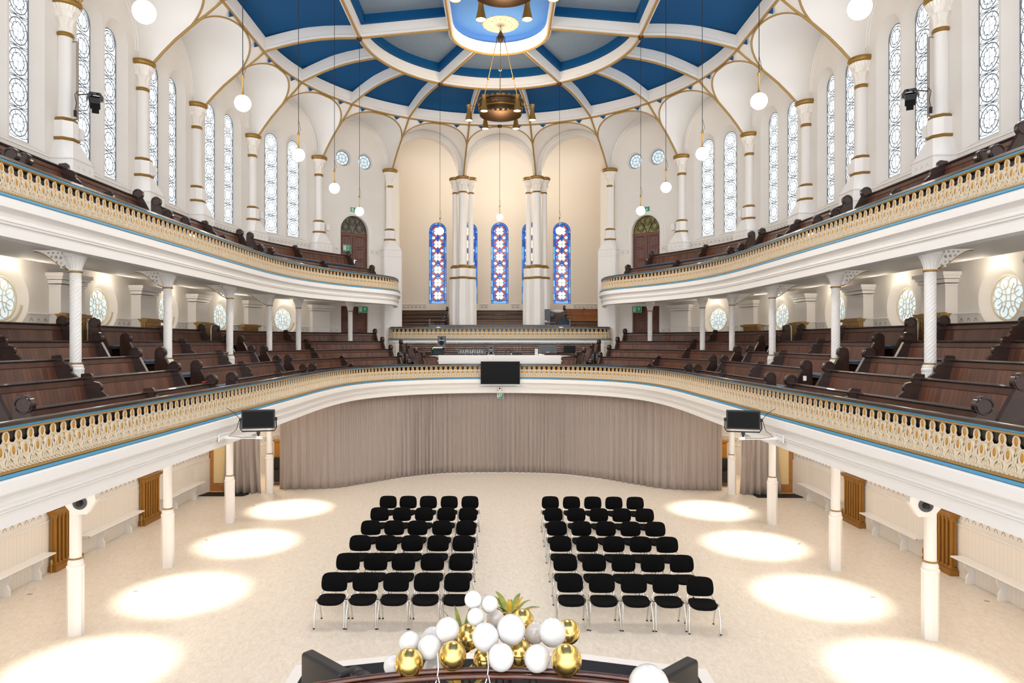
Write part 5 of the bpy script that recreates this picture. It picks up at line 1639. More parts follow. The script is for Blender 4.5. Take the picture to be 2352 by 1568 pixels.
# ================================================================== radiators and wall benches
def radiator(label, n, w_, h, mtl, cover=False):
    t = thing('column_radiator', label, 'radiator')
    for k in range(n):
        y = -w_ / 2 + (k + .5) * w_ / n; q = w_ / n * .40
        mb = MB()
        mb.tube([(.0, y, .16), (.0, y, h - .12)], q, 8, flat=.8)
        mb.lathe([(q * 1.0, h - .14), (q * 1.25, h - .10), (q * 1.25, h - .05)], (0, y, 0), 8)
        mb.lathe([(.004, .10), (q * 1.2, .16), (q * 1.1, .20)], (0.02, y, 0), 6)
        mb.build('radiator_section', mtl, t)
    mb = MB(); mb.box((0, 0, .06), (.20, w_ + .06, .12)); mb.box((0, 0, .14), (.14, w_ + .02, .05)); mb.build('base', mtl, t, smooth=0)
    mb = MB(); mb.box((0, 0, h - .02), (.2, w_ + .05, .05)); mb.box((0, 0, h + .02), (.24, w_ + .09, .03)); mb.box((-.03, 0, .6 * h), (.05, w_, h * .9)); mb.build('casing', mtl, t, smooth=0)
    mb = MB(); mb.cyl((.03, -w_ / 2 - .08, 0), (.03, -w_ / 2 - .08, .2), .014); mb.lathe([(.02, .16), (.035, .2), (.03, .26), (.015, .3)], (.03, -w_ / 2 - .08, 0), 10); mb.build('valve', BRASS, t)
    return t
r0 = r1 = None
for sx, sd in ((-1, 'left'), (1, 'right')):
    for k, y in enumerate((15.15, 18.85)):
        lab = 'tall gold painted radiator on the %s floor wall, %s' % (sd, ['nearer one', 'farther one'][k])
        if r0 is None: r0 = radiator(lab, 7, .92, 1.28, RADG); r0.location = (sx * 9.70, y, 0); r0['group'] = 'gold radiators at floor level'
        else: dup(r0, (sx * 9.70, y, 0), 0 if sx < 0 else PI, lab)
    for k, (y, a) in enumerate(((14.95, 0), (18.3, 0), (21.55, 0), (0, 17))):
        lab = 'brass coloured radiator behind the back pews, %s lower gallery, %s' % (sd, ['nearest the camera', 'second from the camera', 'third from the camera', 'farthest'][k])
        if k < 3: x, yy, rz = 9.38, y, 0
        else: x, yy, rz = 9.4 * math.cos(R(a)), YC + 9.4 * math.sin(R(a)), R(a)
        rr = (-rz if sx < 0 else PI + rz)
        if r1 is None: r1 = radiator(lab, 9, .88, 1.14, RADB); r1['group'] = 'brass radiators of the lower gallery'; r1.location = (sx * x, yy, 4.42); r1.rotation_euler.z = rr
        else: dup(r1, (sx * x, yy, 4.42), rr, lab)
    # bench along the wall in three lengths
    for k, (y0, y1) in enumerate(((10.9, 14.55), (15.75, 18.2), (19.5, 22.0))):
        t = thing('wall_bench', 'white bench along the %s floor wall, %s' % (sd, ['nearest the camera', 'between the two gold radiators', 'past the farther radiator'][k]), 'bench', (sx * 9.72, (y0 + y1) / 2, 0), group='white benches fixed along the side walls')
        L_ = y1 - y0; mb = MB(); mb.box((0, 0, .46), (.36, L_, .035)); mb.cyl((-sx * .18, -L_ / 2, .46), (-sx * .18, L_ / 2, .46), .018, n=8); mb.build('seat_board', WHITE, t)
        nb = max(2, int(L_ / .85))
        for q in range(nb):
            y = -L_ / 2 + (q + .6) * L_ / nb
            mb = MB(); mb.prism([(-.16, 0), (.10, 0), (.10, .12), (.05, .22), (.12, .32), (.14, .44), (-.16, .44)], (0, y, 0), (-sx, 0, 0), (0, 0, 1), (0, 1, 0), .045); mb.build('leg', WHITE, t, smooth=0)
    # vertical pipe pair by each radiator
    for k, y in enumerate((14.52, 18.28)):
        mb = MB(); mb.cyl((sx * 9.84, y, 0), (sx * 9.84, y, 3.05), .025, n=10); mb.box((sx * 9.88, y + .16, 1.5), (.06, .2, 3.0))
        tag(mb.build('wall_pipe', WHITE), 'white vertical pipe and pilaster by the %s gold radiator, %s wall' % (['nearer', 'farther'][k], sd), 'pipe')

# ================================================================== under-gallery things
for sx, sd in ((-1, 'left'), (1, 'right')):
    # wall loudspeaker by the first floor column
    t = thing('wall_loudspeaker', 'white wedge loudspeaker by the nearest floor column, %s side' % sd, 'loudspeaker', (sx * 7.05, 11.45, 2.28), sx * -.25)
    mb = MB(); mb.prism([(-.22, .2), (.2, .28), (.24, .05), (.1, -.18), (-.12, -.16), (-.22, -.02)], (0, -.12, 0), (-sx, 0, 0), (0, 0, 1), (0, 1, 0), .22); mb.build('cabinet', PLAST, t, smooth=0)
    mb = MB(); mb.lathe([(.11, 0), (.11, .01), (.06, .02)], (0, 0, 0), 24); d = mb.build('driver', GREYP, t); d.rotation_euler = (PI / 2, 0, 0); d.location = (0.0, -.121, .02)
    mb = MB(); mb.sphere((0, 0, 0), .06, 16, 8); d = mb.build('horn_cap', BLACKM, t); d.location = (0, -.16, .02)
    mb = MB(); mb.box((0, -.14, .12), (.04, .05, .16)); mb.box((0, 0, .4), (.05, .05, .5)); mb.build('bracket', CHROME, t, smooth=0)
    # flat led panel light on the fascia
    t = thing('panel_light', 'black flat stage panel light bracketed off the %s gallery front' % sd, 'stage light', (sx * -1 * -4.40, 12.45, 3.58), sx * -.22 * -1)
    t.location = (sx * 4.42, 12.45, 3.58); t.rotation_euler = (0, 0, -sx * .25)
    mb = MB(); mb.box((0, 0, 0), (.58, .09, .34)); mb.box((0, .07, 0), (.50, .06, .28)); mb.build('housing', BLACKM, t, smooth=0)
    mb = MB(); mb.box((0, -.047, 0), (.53, .006, .29)); mb.build('panel', SCREEN, t, smooth=0)
    mb = MB(); mb.tube([(-.31, 0, 0), (-.315, 0, -.16), (-.28, 0, -.22), (.28, 0, -.22), (.315, 0, -.16), (.31, 0, 0)], .012, 6)
    mb.cyl((-.33, 0, 0), (-.29, 0, 0), .03); mb.cyl((.33, 0, 0), (.29, 0, 0), .03); mb.cyl((0, 0, -.22), (0, 0, -.34), .018); mb.box((0, 0, -.24), (.06, .05, .06)); mb.build('yoke', BLACKM, t)
    mb = MB(); mb.tube([(sx * .33, .0, .0), (sx * .38, .02, -.18), (sx * .52, .04, -.30), (sx * .3, .03, -.33), (.02, .0, -.33)], .006, 5)
    mb.tube([(sx * .33, 0, .02), (sx * .42, .05, .12), (sx * .55, .1, .2)], .005, 5); mb.build('cable', BLACKM, t)
    t2 = thing('bracket_arm', 'white metal arm holding the %s stage panel light' % sd, 'bracket', (sx * 5.06, 12.5, 3.24))
    mb = MB(); mb.box((-sx * .32, 0, 0), (.64, .05, .05)); mb.lathe([(.07, -.025), (.07, .03)], (-sx * .64, 0, 0), 16); mb.build('arm', WHITE, t2)
    mb = MB(); mb.box((0.0, -.02, .02), (.02, .5, .14)); mb.build('fixing_plate', WHITE, t2, smooth=0)
    mb = MB()
    for q in range(8): mb.sphere((-sx * .012, -.22 + .06 * (q % 4) * 1.3, .05 if q < 4 else -.03), .007, 6, 4)
    mb.build('bolt', BLACKM, t2)
    # foyer things seen through the gap
    o = radiator('dark brass radiator in the foyer, seen past the farthest %s floor column' % sd, 7, .8, 1.3, RADG); o.location = (sx * 8.0, 25.4, .0); o.rotation_euler.z = PI / 2
    t = thing('foyer_armchair', 'dark leather seat in the foyer gap beside the %s end of the curtain' % sd, 'armchair', (sx * 7.8, 23.95, 0))
    mb = MB(); mb.box((0, 0, .3), (.7, .6, .36)); mb.build('seat', LEATHER, t, smooth=0)
    mb = MB(); mb.box((0, .2, .65), (.7, .18, .5)); mb.build('backrest', LEATHER, t, smooth=0)
    mb = MB()
    for q in (-.3, .3): mb.box((q, 0, .06), (.05, .5, .12))
    mb.build('foot', CHROME, t, smooth=0)

# stage spotlights on the wall columns and their pipes
for sx, sd in ((-1, 'left'), (1, 'right')):
    y0 = 15.15
    t = thing('scaffold_pipe', 'grey vertical pipe bracketed to a %s wall column' % sd, 'pipe', (sx * 9.47, y0 + .05, 0))
    mb = MB(); mb.tube([(sx * .25, 0, 9.98), (0, 0, 9.98), (0, 0, 11.72), (sx * .25, 0, 11.72)], .03, 8); mb.build('pipe', PIPE, t)
    mb = MB(); mb.box((-sx * .01, -.1, 10.08), (.05, .04, .14)); mb.tube([(0, -.1, 10.1), (-sx * .05, -.12, 10.3), (0, -.1, 10.5), (-sx * .02, 0, 10.62)], .008, 5); mb.build('cable', BLACKM, t)
    t = thing('stage_spotlight', 'small black stage spotlight clamped beside the %s wall column' % sd, 'stage light', (sx * 8.98, y0 - .1, 10.30))
    mb = MB(); mb.tube([(sx * .46, .12, .22), (0, 0, .2)], .014, 6); mb.tube([(-.13, 0, 0), (-.13, 0, .14), (0, 0, .2), (.13, 0, .14), (.13, 0, 0)], .012, 5)
    mb.tube([(sx * .42, .1, .22), (sx * .3, .05, .02), (sx * .1, 0, .1)], .007, 5); mb.build('yoke', BLACKM, t)
    M = Matrix.Rotation(sx * -.5, 3, 'Z') @ Matrix.Rotation(-.7, 3, 'X')
    mb = MB(); mb.box((0, 0, 0), (.2, .2, .2), M=M); mb.box(M @ Vector((0, .16, 0)), (.14, .14, .14), M=M); mb.build('lamp_head', BLACKM, t, smooth=0)
    mb = MB()
    for q in range(4):
        M2 = M @ Matrix.Rotation(q * PI / 2, 3, 'Y'); mb.box(M2 @ Vector((0, -.14, .13)), (.2, .12, .008), M=M2 @ Matrix.Rotation(.5, 3, 'X'))
    mb.build('barn_door', BLACKM, t, smooth=0)
    mb = MB(); mb.box(M @ Vector((0, -.102, 0)), (.15, .004, .15), M=M); mb.build('lens', SCREEN, t, smooth=0)

# ================================================================== signs
def text_mesh(name, s, size, m, parent, loc, rot):
    cu = bpy.data.curves.new(name, 'FONT'); cu.body = s; cu.size = size; cu.align_x = 'CENTER'; cu.align_y = 'CENTER'; cu.extrude = .001
    to = bpy.data.objects.new(name, cu); COL.objects.link(to)
    dg = bpy.context.evaluated_depsgraph_get(); me = bpy.data.meshes.new_from_object(to.evaluated_get(dg))
    bpy.data.objects.remove(to); o = bpy.data.objects.new(name, me); COL.objects.link(o); me.materials.clear(); me.materials.append(m)
    o.parent = parent; o.location = loc; o.rotation_euler = rot
    return o
def exit_sign(label, loc, rz, w_=.36, h=.17, arrow='down', words=None, flip=1):
    """front faces local -y"""
    t = thing('exit_sign', label, 'sign', loc, rz)
    mb = MB(); mb.box((0, .01, 0), (w_ + .02, .02, h + .02)); mb.build('frame', SIGNW, t, smooth=0)
    mb = MB(); mb.box((0, -.003, 0), (w_, .008, h)); mb.build('face', GREEN, t, smooth=0)
    mb = MB(); x = -w_ * .28 * flip; s_ = h / .17
    mb.box((x, -.009, 0), (.075 * s_, .004, .12 * s_)); mb.build('doorway_symbol', SIGNW, t, smooth=0)
    mb = MB(); mb.lathe([(.011 * s_, 0), (.011 * s_, .003)], (0, 0, 0), 10); hd = mb.build('running_figure', GREEN, t); hd.location = (x + .006, -.0115, .038 * s_); hd.rotation_euler.x = PI / 2
    mb = MB()
    for a_, b_ in (((0, .025), (-.006, -.008)), ((-.006, -.008), (.015, -.025)), ((.015, -.025), (.012, -.05)), ((-.006, -.008), (-.025, -.04)), ((0, .02), (.024, .006)), ((0, .02), (-.022, .008))):
        mb.tube([(x + a_[0] * s_, -.012, a_[1] * s_), (x + b_[0] * s_, -.012, b_[1] * s_)], .005 * s_, 5)
    mb.build('running_figure', GREEN, t)
    if words: 
        text_mesh('lettering', words[0], h * .3, SIGNW, t, (w_ * .16, -.009, h * .2), (PI / 2, 0, 0)); text_mesh('lettering', words[1], h * .3, SIGNW, t, (w_ * .16, -.009, -h * .2), (PI / 2, 0, 0))
    else:
        mb = MB(); x = w_ * .2 * flip; d = -1 if arrow == 'down' else 1
        mb.box((x, -.009, -d * .01), (.02 * s_, .004, .07 * s_)); mb.prism([(-.04 * s_, 0), (0, d * .045 * s_), (.04 * s_, 0)][::d], (x, -.011, d * .012), (1, 0, 0), (0, 0, 1), (0, 1, 0), .004); mb.build('arrow', SIGNW, t, smooth=0)
    return t
def small_sign(name, label, loc, rz, w_, h, m, cat='sign', mark=True):
    t = thing(name, label, cat, loc, rz)
    mb = MB(); mb.box((0, 0, 0), (w_, .012, h)); mb.build('plate', m, t, smooth=0)
    if mark:
        mb = MB(); mb.box((0, -.008, h * .18), (w_ * .6, .004, h * .3)); mb.box((0, -.008, -h * .22), (w_ * .5, .004, h * .12)); mb.build('symbol', SIGNW, t, smooth=0)
    return t
for i, sd in ((9, 'left'), (13, 'right')):
    a, l, U, W = bayinfo[i]; ang = math.atan2(W.y, W.x) - PI / 2; m = l / 2; f = 1 if i == 9 else -1
    Vz = Vector((0, 0, 1))
    exit_sign('green exit sign with down arrow above the %s arched door' % sd, a + U * m - W * .03 + Vz * 10.62, ang, .42, .20, 'down')
    exit_sign('green exit sign with up arrow over the %s dark gallery doors' % sd, a + U * (m + f * .38) - W * .03 + Vz * 6.38, ang, .42, .26, 'up')
    small_sign('fire_notice', 'small red and white fire notice on the wall left of door, upper %s gallery' % sd if sd == 'left' else 'small red and white fire notice right of the upper right gallery door', a + U * (m - f * 1.15) - W * .03 + Vz * 8.72, ang, .14, .24, REDS)
a, l, U, W = bayinfo[9]
exit_sign('green fire exit plate fixed on the left arched door leaf', a + U * (l / 2 - .32) + W * .10 + Vector((0, 0, 8.98)), math.atan2(W.y, W.x) - PI / 2, .34, .24, words=('Fire', 'exit'))
for x, z, sd in ((-4.18, 6.40, 'left'), (3.95, 6.52, 'right')):
    small_sign('fire_call_point', 'small red fire call point on the choir back wall, %s side' % sd, (x, CB - .04, z), 0, .14, .12, REDS, 'call point')
    small_sign('fire_notice', 'small red fire notice next to the %s choir call point' % sd, (x + .25, CB - .04, z + .03), 0, .14, .18, REDS)
exit_sign('small green exit sign peeping out at the curtain join', (0.02, 25.98, 2.98), 0, .22, .28, 'up')

# ================================================================== gallery front: television, camera
t = thing('television', 'large black wall television on the gallery front, above the curtain join', 'television', (0.02, 25.42, 3.83))
mb = MB(); mb.box((0, 0, 0), (1.46, .06, .86)); mb.box((0, .07, 0), (.8, .10, .5)); mb.build('housing', BLACKM, t, smooth=0)
mb = MB(); mb.box((0, -.033, .01), (1.42, .006, .80)); mb.build('screen', SCREEN, t, smooth=0)
mb = MB(); mb.box((0, -.03, -.44), (1.46, .02, .02)); mb.build('lower_trim', CHROME, t, smooth=0)
t = thing('webcam', 'small white dome camera below the television', 'camera', (0.0, 25.58, 3.22))
mb = MB(); mb.box((0, 0, -.10), (.17, .14, .05)); mb.build('base', PLAST, t, smooth=0)
mb = MB(); mb.sphere((0, 0, 0), .085, 20, 10); mb.build('dome', PLAST, t)
mb = MB(); mb.sphere((0, -.07, .02), .03, 12, 8); mb.build('lens', SCREEN, t)

# ================================================================== mixing desk and equipment
t = thing('mixing_desk', 'long white fronted desk behind the gallery front', 'desk', (0.0, 26.15, 3.24))
mb = MB(); mb.box6(-2.33, 2.33, -.20, -.17, .66, 1.24); mb.build('front_panel', WHITE, t, smooth=0)
mb = MB(); mb.box6(-2.6, 2.6, -.19, .28, 1.19, 1.22); mb.build('desktop', PLAST, t, smooth=0)
for sx in (-1, 1):
    mb = MB(); mb.box((sx * 2.5, -.1, 1.18), (.38, .03, .07), sx * .25); mb.box((sx * 2.5, -.1, 1.02), (.38, .03, .07), sx * .25); mb.build('side_slat', WHITE, t, smooth=0)
    mb = MB(); mb.box((sx * 2.3, .1, .6), (.05, .3, 1.2)); mb.build('leg', BLACKM, t, smooth=0)
DT = 3.24 + 1.22
def dX(px): return (px - 1148) / 1568 * 26.15
def monitor_speaker(label, px, z0, w_, h):
    t = thing('monitor_speaker', label, 'loudspeaker', (dX(px), 26.12, z0))
    mb = MB(); mb.box((0, 0, h / 2), (w_, .26, h)); mb.build('cabinet', GREYP, t, smooth=0)
    mb = MB(); mb.lathe([(w_ * .3, 0), (w_ * .3, .012)], (0, 0, 0), 18); mb.lathe([(w_ * .14, 0), (w_ * .14, .012)], (0, h * .42, 0), 12); o = mb.build('driver', SCREEN, t); o.rotation_euler.x = PI / 2; o.location = (0, -.131, h * .35)
    mb = MB(); mb.box((0, -.133, h * .58), (w_ * .6, .006, .012)); mb.build('badge', SIGNW, t, smooth=0)
t = thing('equipment_rack', 'black equipment rack at the left end of the white desk', 'equipment', (dX(1005), 26.12, DT))
mb = MB(); mb.box6(-.24, .24, -.13, .13, 0, .04); mb.box6(-.24, .24, -.13, .13, .24, .28); mb.box6(-.24, -.20, -.13, .13, 0, .28); mb.box6(.20, .24, -.13, .13, 0, .28); mb.box6(-.2, .2, .1, .13, 0, .28); mb.build('case', BLACKM, t, smooth=0)
mb = MB(); mb.box((-.17, -.135, .26), (.03, .01, .02)); mb.build('indicator_light', mat('green_led', '#60E050', .4, emis='#60FF50', estr=3), t, smooth=0)
mb = MB(); mb.box((.02, -.02, .31), (.36, .2, .04)); mb.build('papers', SIGNW, t, smooth=0)
monitor_speaker('tall black monitor speaker standing on the equipment rack', 1015, DT + .35, .30, .40)
monitor_speaker('small black monitor speaker in the middle of the desk', 1128, DT, .22, .38)
t = thing('mixing_console', 'grey sound mixing console on the white desk', 'mixing console', (dX(1084), 26.15, DT))
M = Matrix.Rotation(.5, 3, 'X')
mb = MB(); mb.box((0, 0, .12), (1.08, .34, .06), M=M); mb.box((0, .12, .23), (1.1, .04, .05)); mb.build('console_body', GREYP, t, smooth=0)
mb = MB()
for q in range(30): mb.box((-.42 + (q % 10) * .09, -.08 - .0 + .07 * (q // 10), .10 + .035 * (q // 10)), (.02, .02, .06), M=M)
mb.build('knob', SIGNW, t, smooth=0)
mb = MB()
for q in (-.3, -.05, .2): mb.tube([(q, -.1, .05), (q + .1, -.16, .02), (q + .02, -.17, .1), (q + .12, -.05, .17), (q + .1, .05, .25)], .0035, 5)
mb.build('cable', RIBBON, t)
t = thing('desk_adaptor', 'white plug adaptor with a cable loop, in front of the small speaker', 'adaptor', (dX(1128), 25.985, DT))
mb = MB(); mb.box((0, 0, .015), (.26, .06, .03)); mb.build('body', PLAST, t, smooth=0)
mb = MB(); mb.tube([(-.12, -.02, .02), (-.08, -.03, .12), (.0, -.03, .17), (.09, -.03, .12), (.12, -.05, .02), (.05, -.06, -.16), (0, -.06, -.20), (-.08, -.06, -.14), (-.14, -.05, 0)], .005, 5, closed=True); mb.build('cable', RIBBON, t)
t = thing('headphones', 'headphones lying beside the camera on the desk', 'headphones', (dX(1168), 26.1, DT))
mb = MB(); mb.tube([(-.12 * math.cos(PI * k / 10), 0, .04 + .2 * math.sin(PI * k / 10)) for k in range(11)], .014, 6); mb.build('headband', BLACKM, t)
for s_ in (-1, 1):
    mb = MB(); mb.cyl((s_ * .13, 0, .05), (s_ * .09, 0, .05), .05); mb.build('ear_cup', BLACKM if s_ < 0 else BRASS, t)
t = thing('wireless_router', 'black wireless receiver with upright aerials on the desk', 'receiver', (dX(1188), 26.12, DT))
mb = MB(); mb.box((0, 0, .07), (.36, .2, .12)); mb.build('housing', BLACKM, t, smooth=0)
for q in (-.1, .0, .12):
    mb = MB(); mb.cyl((q, 0, .13), (q, 0, .36), .009, n=6); mb.build('aerial', PIPE, t)
t = thing('paper_box', 'small patterned white card box left of the computer monitor', 'box', (dX(1232), 26.1, DT))
mb = MB(); mb.box((0, 0, .13), (.11, .04, .26)); mb.build('carton', SIGNW, t, smooth=0)
mb = MB()
for q in range(8): mb.box((-.025 + .05 * (q % 2), -.022, .04 + .06 * (q // 2)), (.025, .004, .025))
mb.build('print', BLACKM, t, smooth=0)
for px, w_, h, lab, back in ((1258, .70, .32, 'grey computer monitor seen from behind, on the desk', 1), (1308, .46, .28, 'smaller black monitor right of the grey computer monitor', 0)):
    t = thing('computer_monitor', lab, 'monitor', (dX(px), 26.12, DT))
    mb = MB(); mb.box((0, 0, .10 + h / 2), (w_, .03, h)); 
    if back: mb.box((0, -.03, .10 + h * .4), (w_ * .6, .04, h * .5))
    mb.build('screen_shell' if back else 'screen', GREYP if back else SCREEN, t, smooth=0)
    mb = MB(); mb.box((0, .0, .06), (.05, .03, .14)); mb.box((0, 0, .008), (.24, .12, .015)); mb.build('stand', BLACKM, t, smooth=0)
    if back: 
        mb = MB(); mb.box((0, -.052, .13), (.12, .004, .015)); mb.build('badge', SIGNW, t, smooth=0)
mb = MB(); mb.sphere((0, 0, .04), .09, 12, 6, .35); mb.sphere((.1, .02, .03), .06, 10, 6, .4)
o = mb.build('crumpled_paper', SIGNW); o.location = (dX(1241), 26.05, DT); tag(o, 'crumpled white paper at the foot of the card box', 'paper')

# choir clutter
def bag(label, x, y, z, col, w_=.5, h=.6):
    t = thing('folded_bag', label, 'bag', (x, y, z))
    mb = MB(); mb.rings([[Vector((w_ / 2 * f * math.copysign(abs(math.cos(a)) ** .6, math.cos(a)), .16 * f * math.sin(a), zz)) for a in [2 * PI * k / 16 for k in range(16)]] for zz, f in ((0, .95), (h * .3, 1.0), (h * .7, .85), (h * .92, .6), (h, .25))])
    mb.build('body', col, t, smooth=60)
    mb = MB(); mb.tube([(-.1, -.1, h * .9), (-.08, -.14, h + .06), (.08, -.14, h + .06), (.1, -.1, h * .9)], .014, 6); mb.build('handle', BLACKM, t)
bag('dark blue bag standing by the left choir pews', -2.75, 30.3, 5.1, BAGB, .45, .72)
bag('blue folded cloth bag left of the dark blue bag', -3.2, 30.3, 5.1, BLUEC, .5, .62)
bag('dark blue bag before the right choir pews', 2.85, 30.6, 5.1, BAGB, .6, .95)
t = thing('keyboard_stand', 'black keyboard stand with grey covered instrument beside the right pier', 'instrument', (2.30, 31.2, 5.1))
mb = MB(); mb.box((0, 0, .75), (.5, .35, .06)); mb.build('tray', GREYP, t, smooth=0)
for s_ in (-1, 1):
    mb = MB(); mb.box((s_ * .2, 0, .37), (.05, .3, .74)); mb.build('leg', BLACKM, t, smooth=0)
mb = MB(); mb.box((-.12, 0, 1.12), (.25, .2, .5)); mb.sphere((.1, 0, 1.1), .17, 14, 8, 1.0); mb.build('covered_instrument', GREYP, t)
t = thing('small_cabinet', 'orange wooden cabinet with a white domed lid, right choir block', 'cabinet', (2.72, 32.3, 5.1))
mb = MB(); mb.box((0, 0, .65), (.7, .5, 1.3)); mb.box((-.4, 0, .8), (.05, .55, 1.6)); mb.build('body', PEWO, t, smooth=0)
mb = MB(); mb.sphere((0, 0, 1.3), .32, 20, 8, .35); mb.build('lid', PLAST, t)

# ================================================================== stage, armchairs
SZ = .40
mb = MB(); oc = [(-2.9, 5.75), (2.9, 5.75), (2.9, 9.63), (1.25, 10.07), (-1.25, 10.07), (-2.9, 9.67)]
t = thing('stage_platform', 'low stage with charcoal carpet and white edge', 'stage', (0, 7, 0))
ic = [(-2.72, 5.9), (2.72, 5.9), (2.72, 9.47), (1.2, 9.87), (-1.2, 9.87), (-2.72, 9.5)]
mb.prism([(x, y - 7) for x, y in oc], (0, 0, 0), (1, 0, 0), (0, 1, 0), (0, 0, 1), SZ); mb.build('white_edge', WHITE, t, smooth=0)
mb = MB(); mb.prism([(x, y - 7) for x, y in ic], (0, 0, SZ + .001), (1, 0, 0), (0, 1, 0), (0, 0, 1), .012); mb.build('carpet', CARPET, t, smooth=0)
def rbox(mb, c, d, r=.04, M=None, n=3):
    """softly rounded box"""
    hx, hy, hz = [v / 2 for v in d]; M = M or Matrix.Identity(3); rs = []
    for sz in (-1, 1):
        for k in (range(n + 1) if sz < 0 else range(n + 1)):
            a = PI / 2 * k / n
            if sz < 0: ins, z = r * (1 - math.sin(a)), -hz + r * (1 - math.cos(a))
            else: ins, z = r * (1 - math.cos(a)), hz - r * (1 - math.sin(a))
            ring = []
            for cx, cy, a0 in ((1, 1, 0), (-1, 1, PI / 2), (-1, -1, PI), (1, -1, 3 * PI / 2)):
                for q in range(4):
                    b = a0 + PI / 2 * q / 3
                    ring.append(M @ Vector((cx * (hx - r) + (r - ins) * math.cos(b), cy * (hy - r) + (r - ins) * math.sin(b), z)) + Vector(c))
            rs.append(ring)
    mb.rings(rs)
def armchair(label, x, y, rz):
    """local -y = back side seen by the camera; chair faces +y"""
    t = thing('leather_armchair', label, 'armchair', (x, y, SZ + .012), rz)
    mb = MB(); rbox(mb, (0, -.33, .50), (.80, .17, .68), .04); mb.build('backrest', LEATHER, t)
    mb = MB(); rbox(mb, (0, .05, .33), (.74, .66, .16), .04)
    mb.build('seat', LEATHER, t)
    mb = MB()
    n_ = 40; b0 = mb.add([(-.37 + .74 * i / n_, -.28 + .66 * j / n_, .405 + .045 * (abs(math.sin(PI * 4 * i / n_)) ** .45) * (abs(math.sin(PI * 4 * j / n_)) ** .45)) for i in range(n_ + 1) for j in range(n_ + 1)])
    for i in range(n_):
        for j in range(n_): mb.face((b0 + i * (n_ + 1) + j, b0 + (i + 1) * (n_ + 1) + j, b0 + (i + 1) * (n_ + 1) + j + 1, b0 + i * (n_ + 1) + j + 1))
    mb.build('tufted_cushion', LEATHER, t)
    mb = MB(); mb.box((0, .05, .23), (.7, .62, .05)); mb.build('seat_frame', CHROME, t, smooth=0)
    for sx in (-1, 1):
        for sy in (-1, 1):
            mb = MB(); mb.box((sx * .32, .05 + sy * .28, .105), (.04, .04, .21)); mb.build('leg', CHROME, t, smooth=0)
armchair('black leather armchair with tufted seat, left side of the stage', -1.83, 8.25, -.73)
armchair('black leather armchair on the right of the stage, mostly its back', 1.78, 8.12, .73)

# ================================================================== pulpit rail with balloons
CR, CRY = 3.8, 1.64
def rail_pt(a, z, dr=0):
    return Vector(((CR + dr) * math.sin(a), CRY + (CR + dr) * math.cos(a), z))
t = thing('curved_balustrade', 'curved mahogany double rail on black iron balusters, bottom of the picture', 'balustrade', (0, CRY + CR, 0))
O = Vector(t.location)
for nm, z, r_, dr in (('top_rail', 2.384, .024, 0), ('lower_rail', 2.356, .024, -.045)):
    mb = MB(); mb.tube([rail_pt(-.62 + 1.24 * k / 50, z, dr) - O for k in range(51)], r_, 10); mb.build(nm, RAILW, t)
for k in range(17):
    a = -.56 + 1.12 * k / 16; p = rail_pt(a, 0, .0) - O
    mb = MB(); mb.lathe([(.02, 1.35), (.03, 1.4), (.015, 1.5), (.03, 1.7), (.015, 1.85), (.035, 2.0), (.05, 2.12), (.03, 2.2), (.045, 2.3), (.03, 2.34)], p, 10)
    for s_ in (-1, 1): mb.tube([p + Vector((s_ * .02, 0, 2.0)), p + Vector((s_ * .09, 0, 2.12)), p + Vector((s_ * .07, 0, 2.26)), p + Vector((s_ * .02, 0, 2.24))], .011, 5)
    mb.build('baluster', IRON, t)
mb = MB(); mb.tube([rail_pt(-.6 + 1.2 * k / 40, 1.36) - O for k in range(41)], .035, 6); mb.build('bottom_rail', IRON, t)
mb = MB()
pf = [rail_pt(-.66 + 1.32 * k / 30, 0, .08) for k in range(31)]
mb.prism([(p.x, p.y) for p in pf] + [(pf[-1].x, 3.6), (pf[0].x, 3.6)], (0, 0, 0), (1, 0, 0), (0, 1, 0), (0, 0, 1), 1.33)
tag(mb.build('pulpit_base', BROWN, smooth=20), 'curved wooden pulpit front that carries the balustrade', 'pulpit')

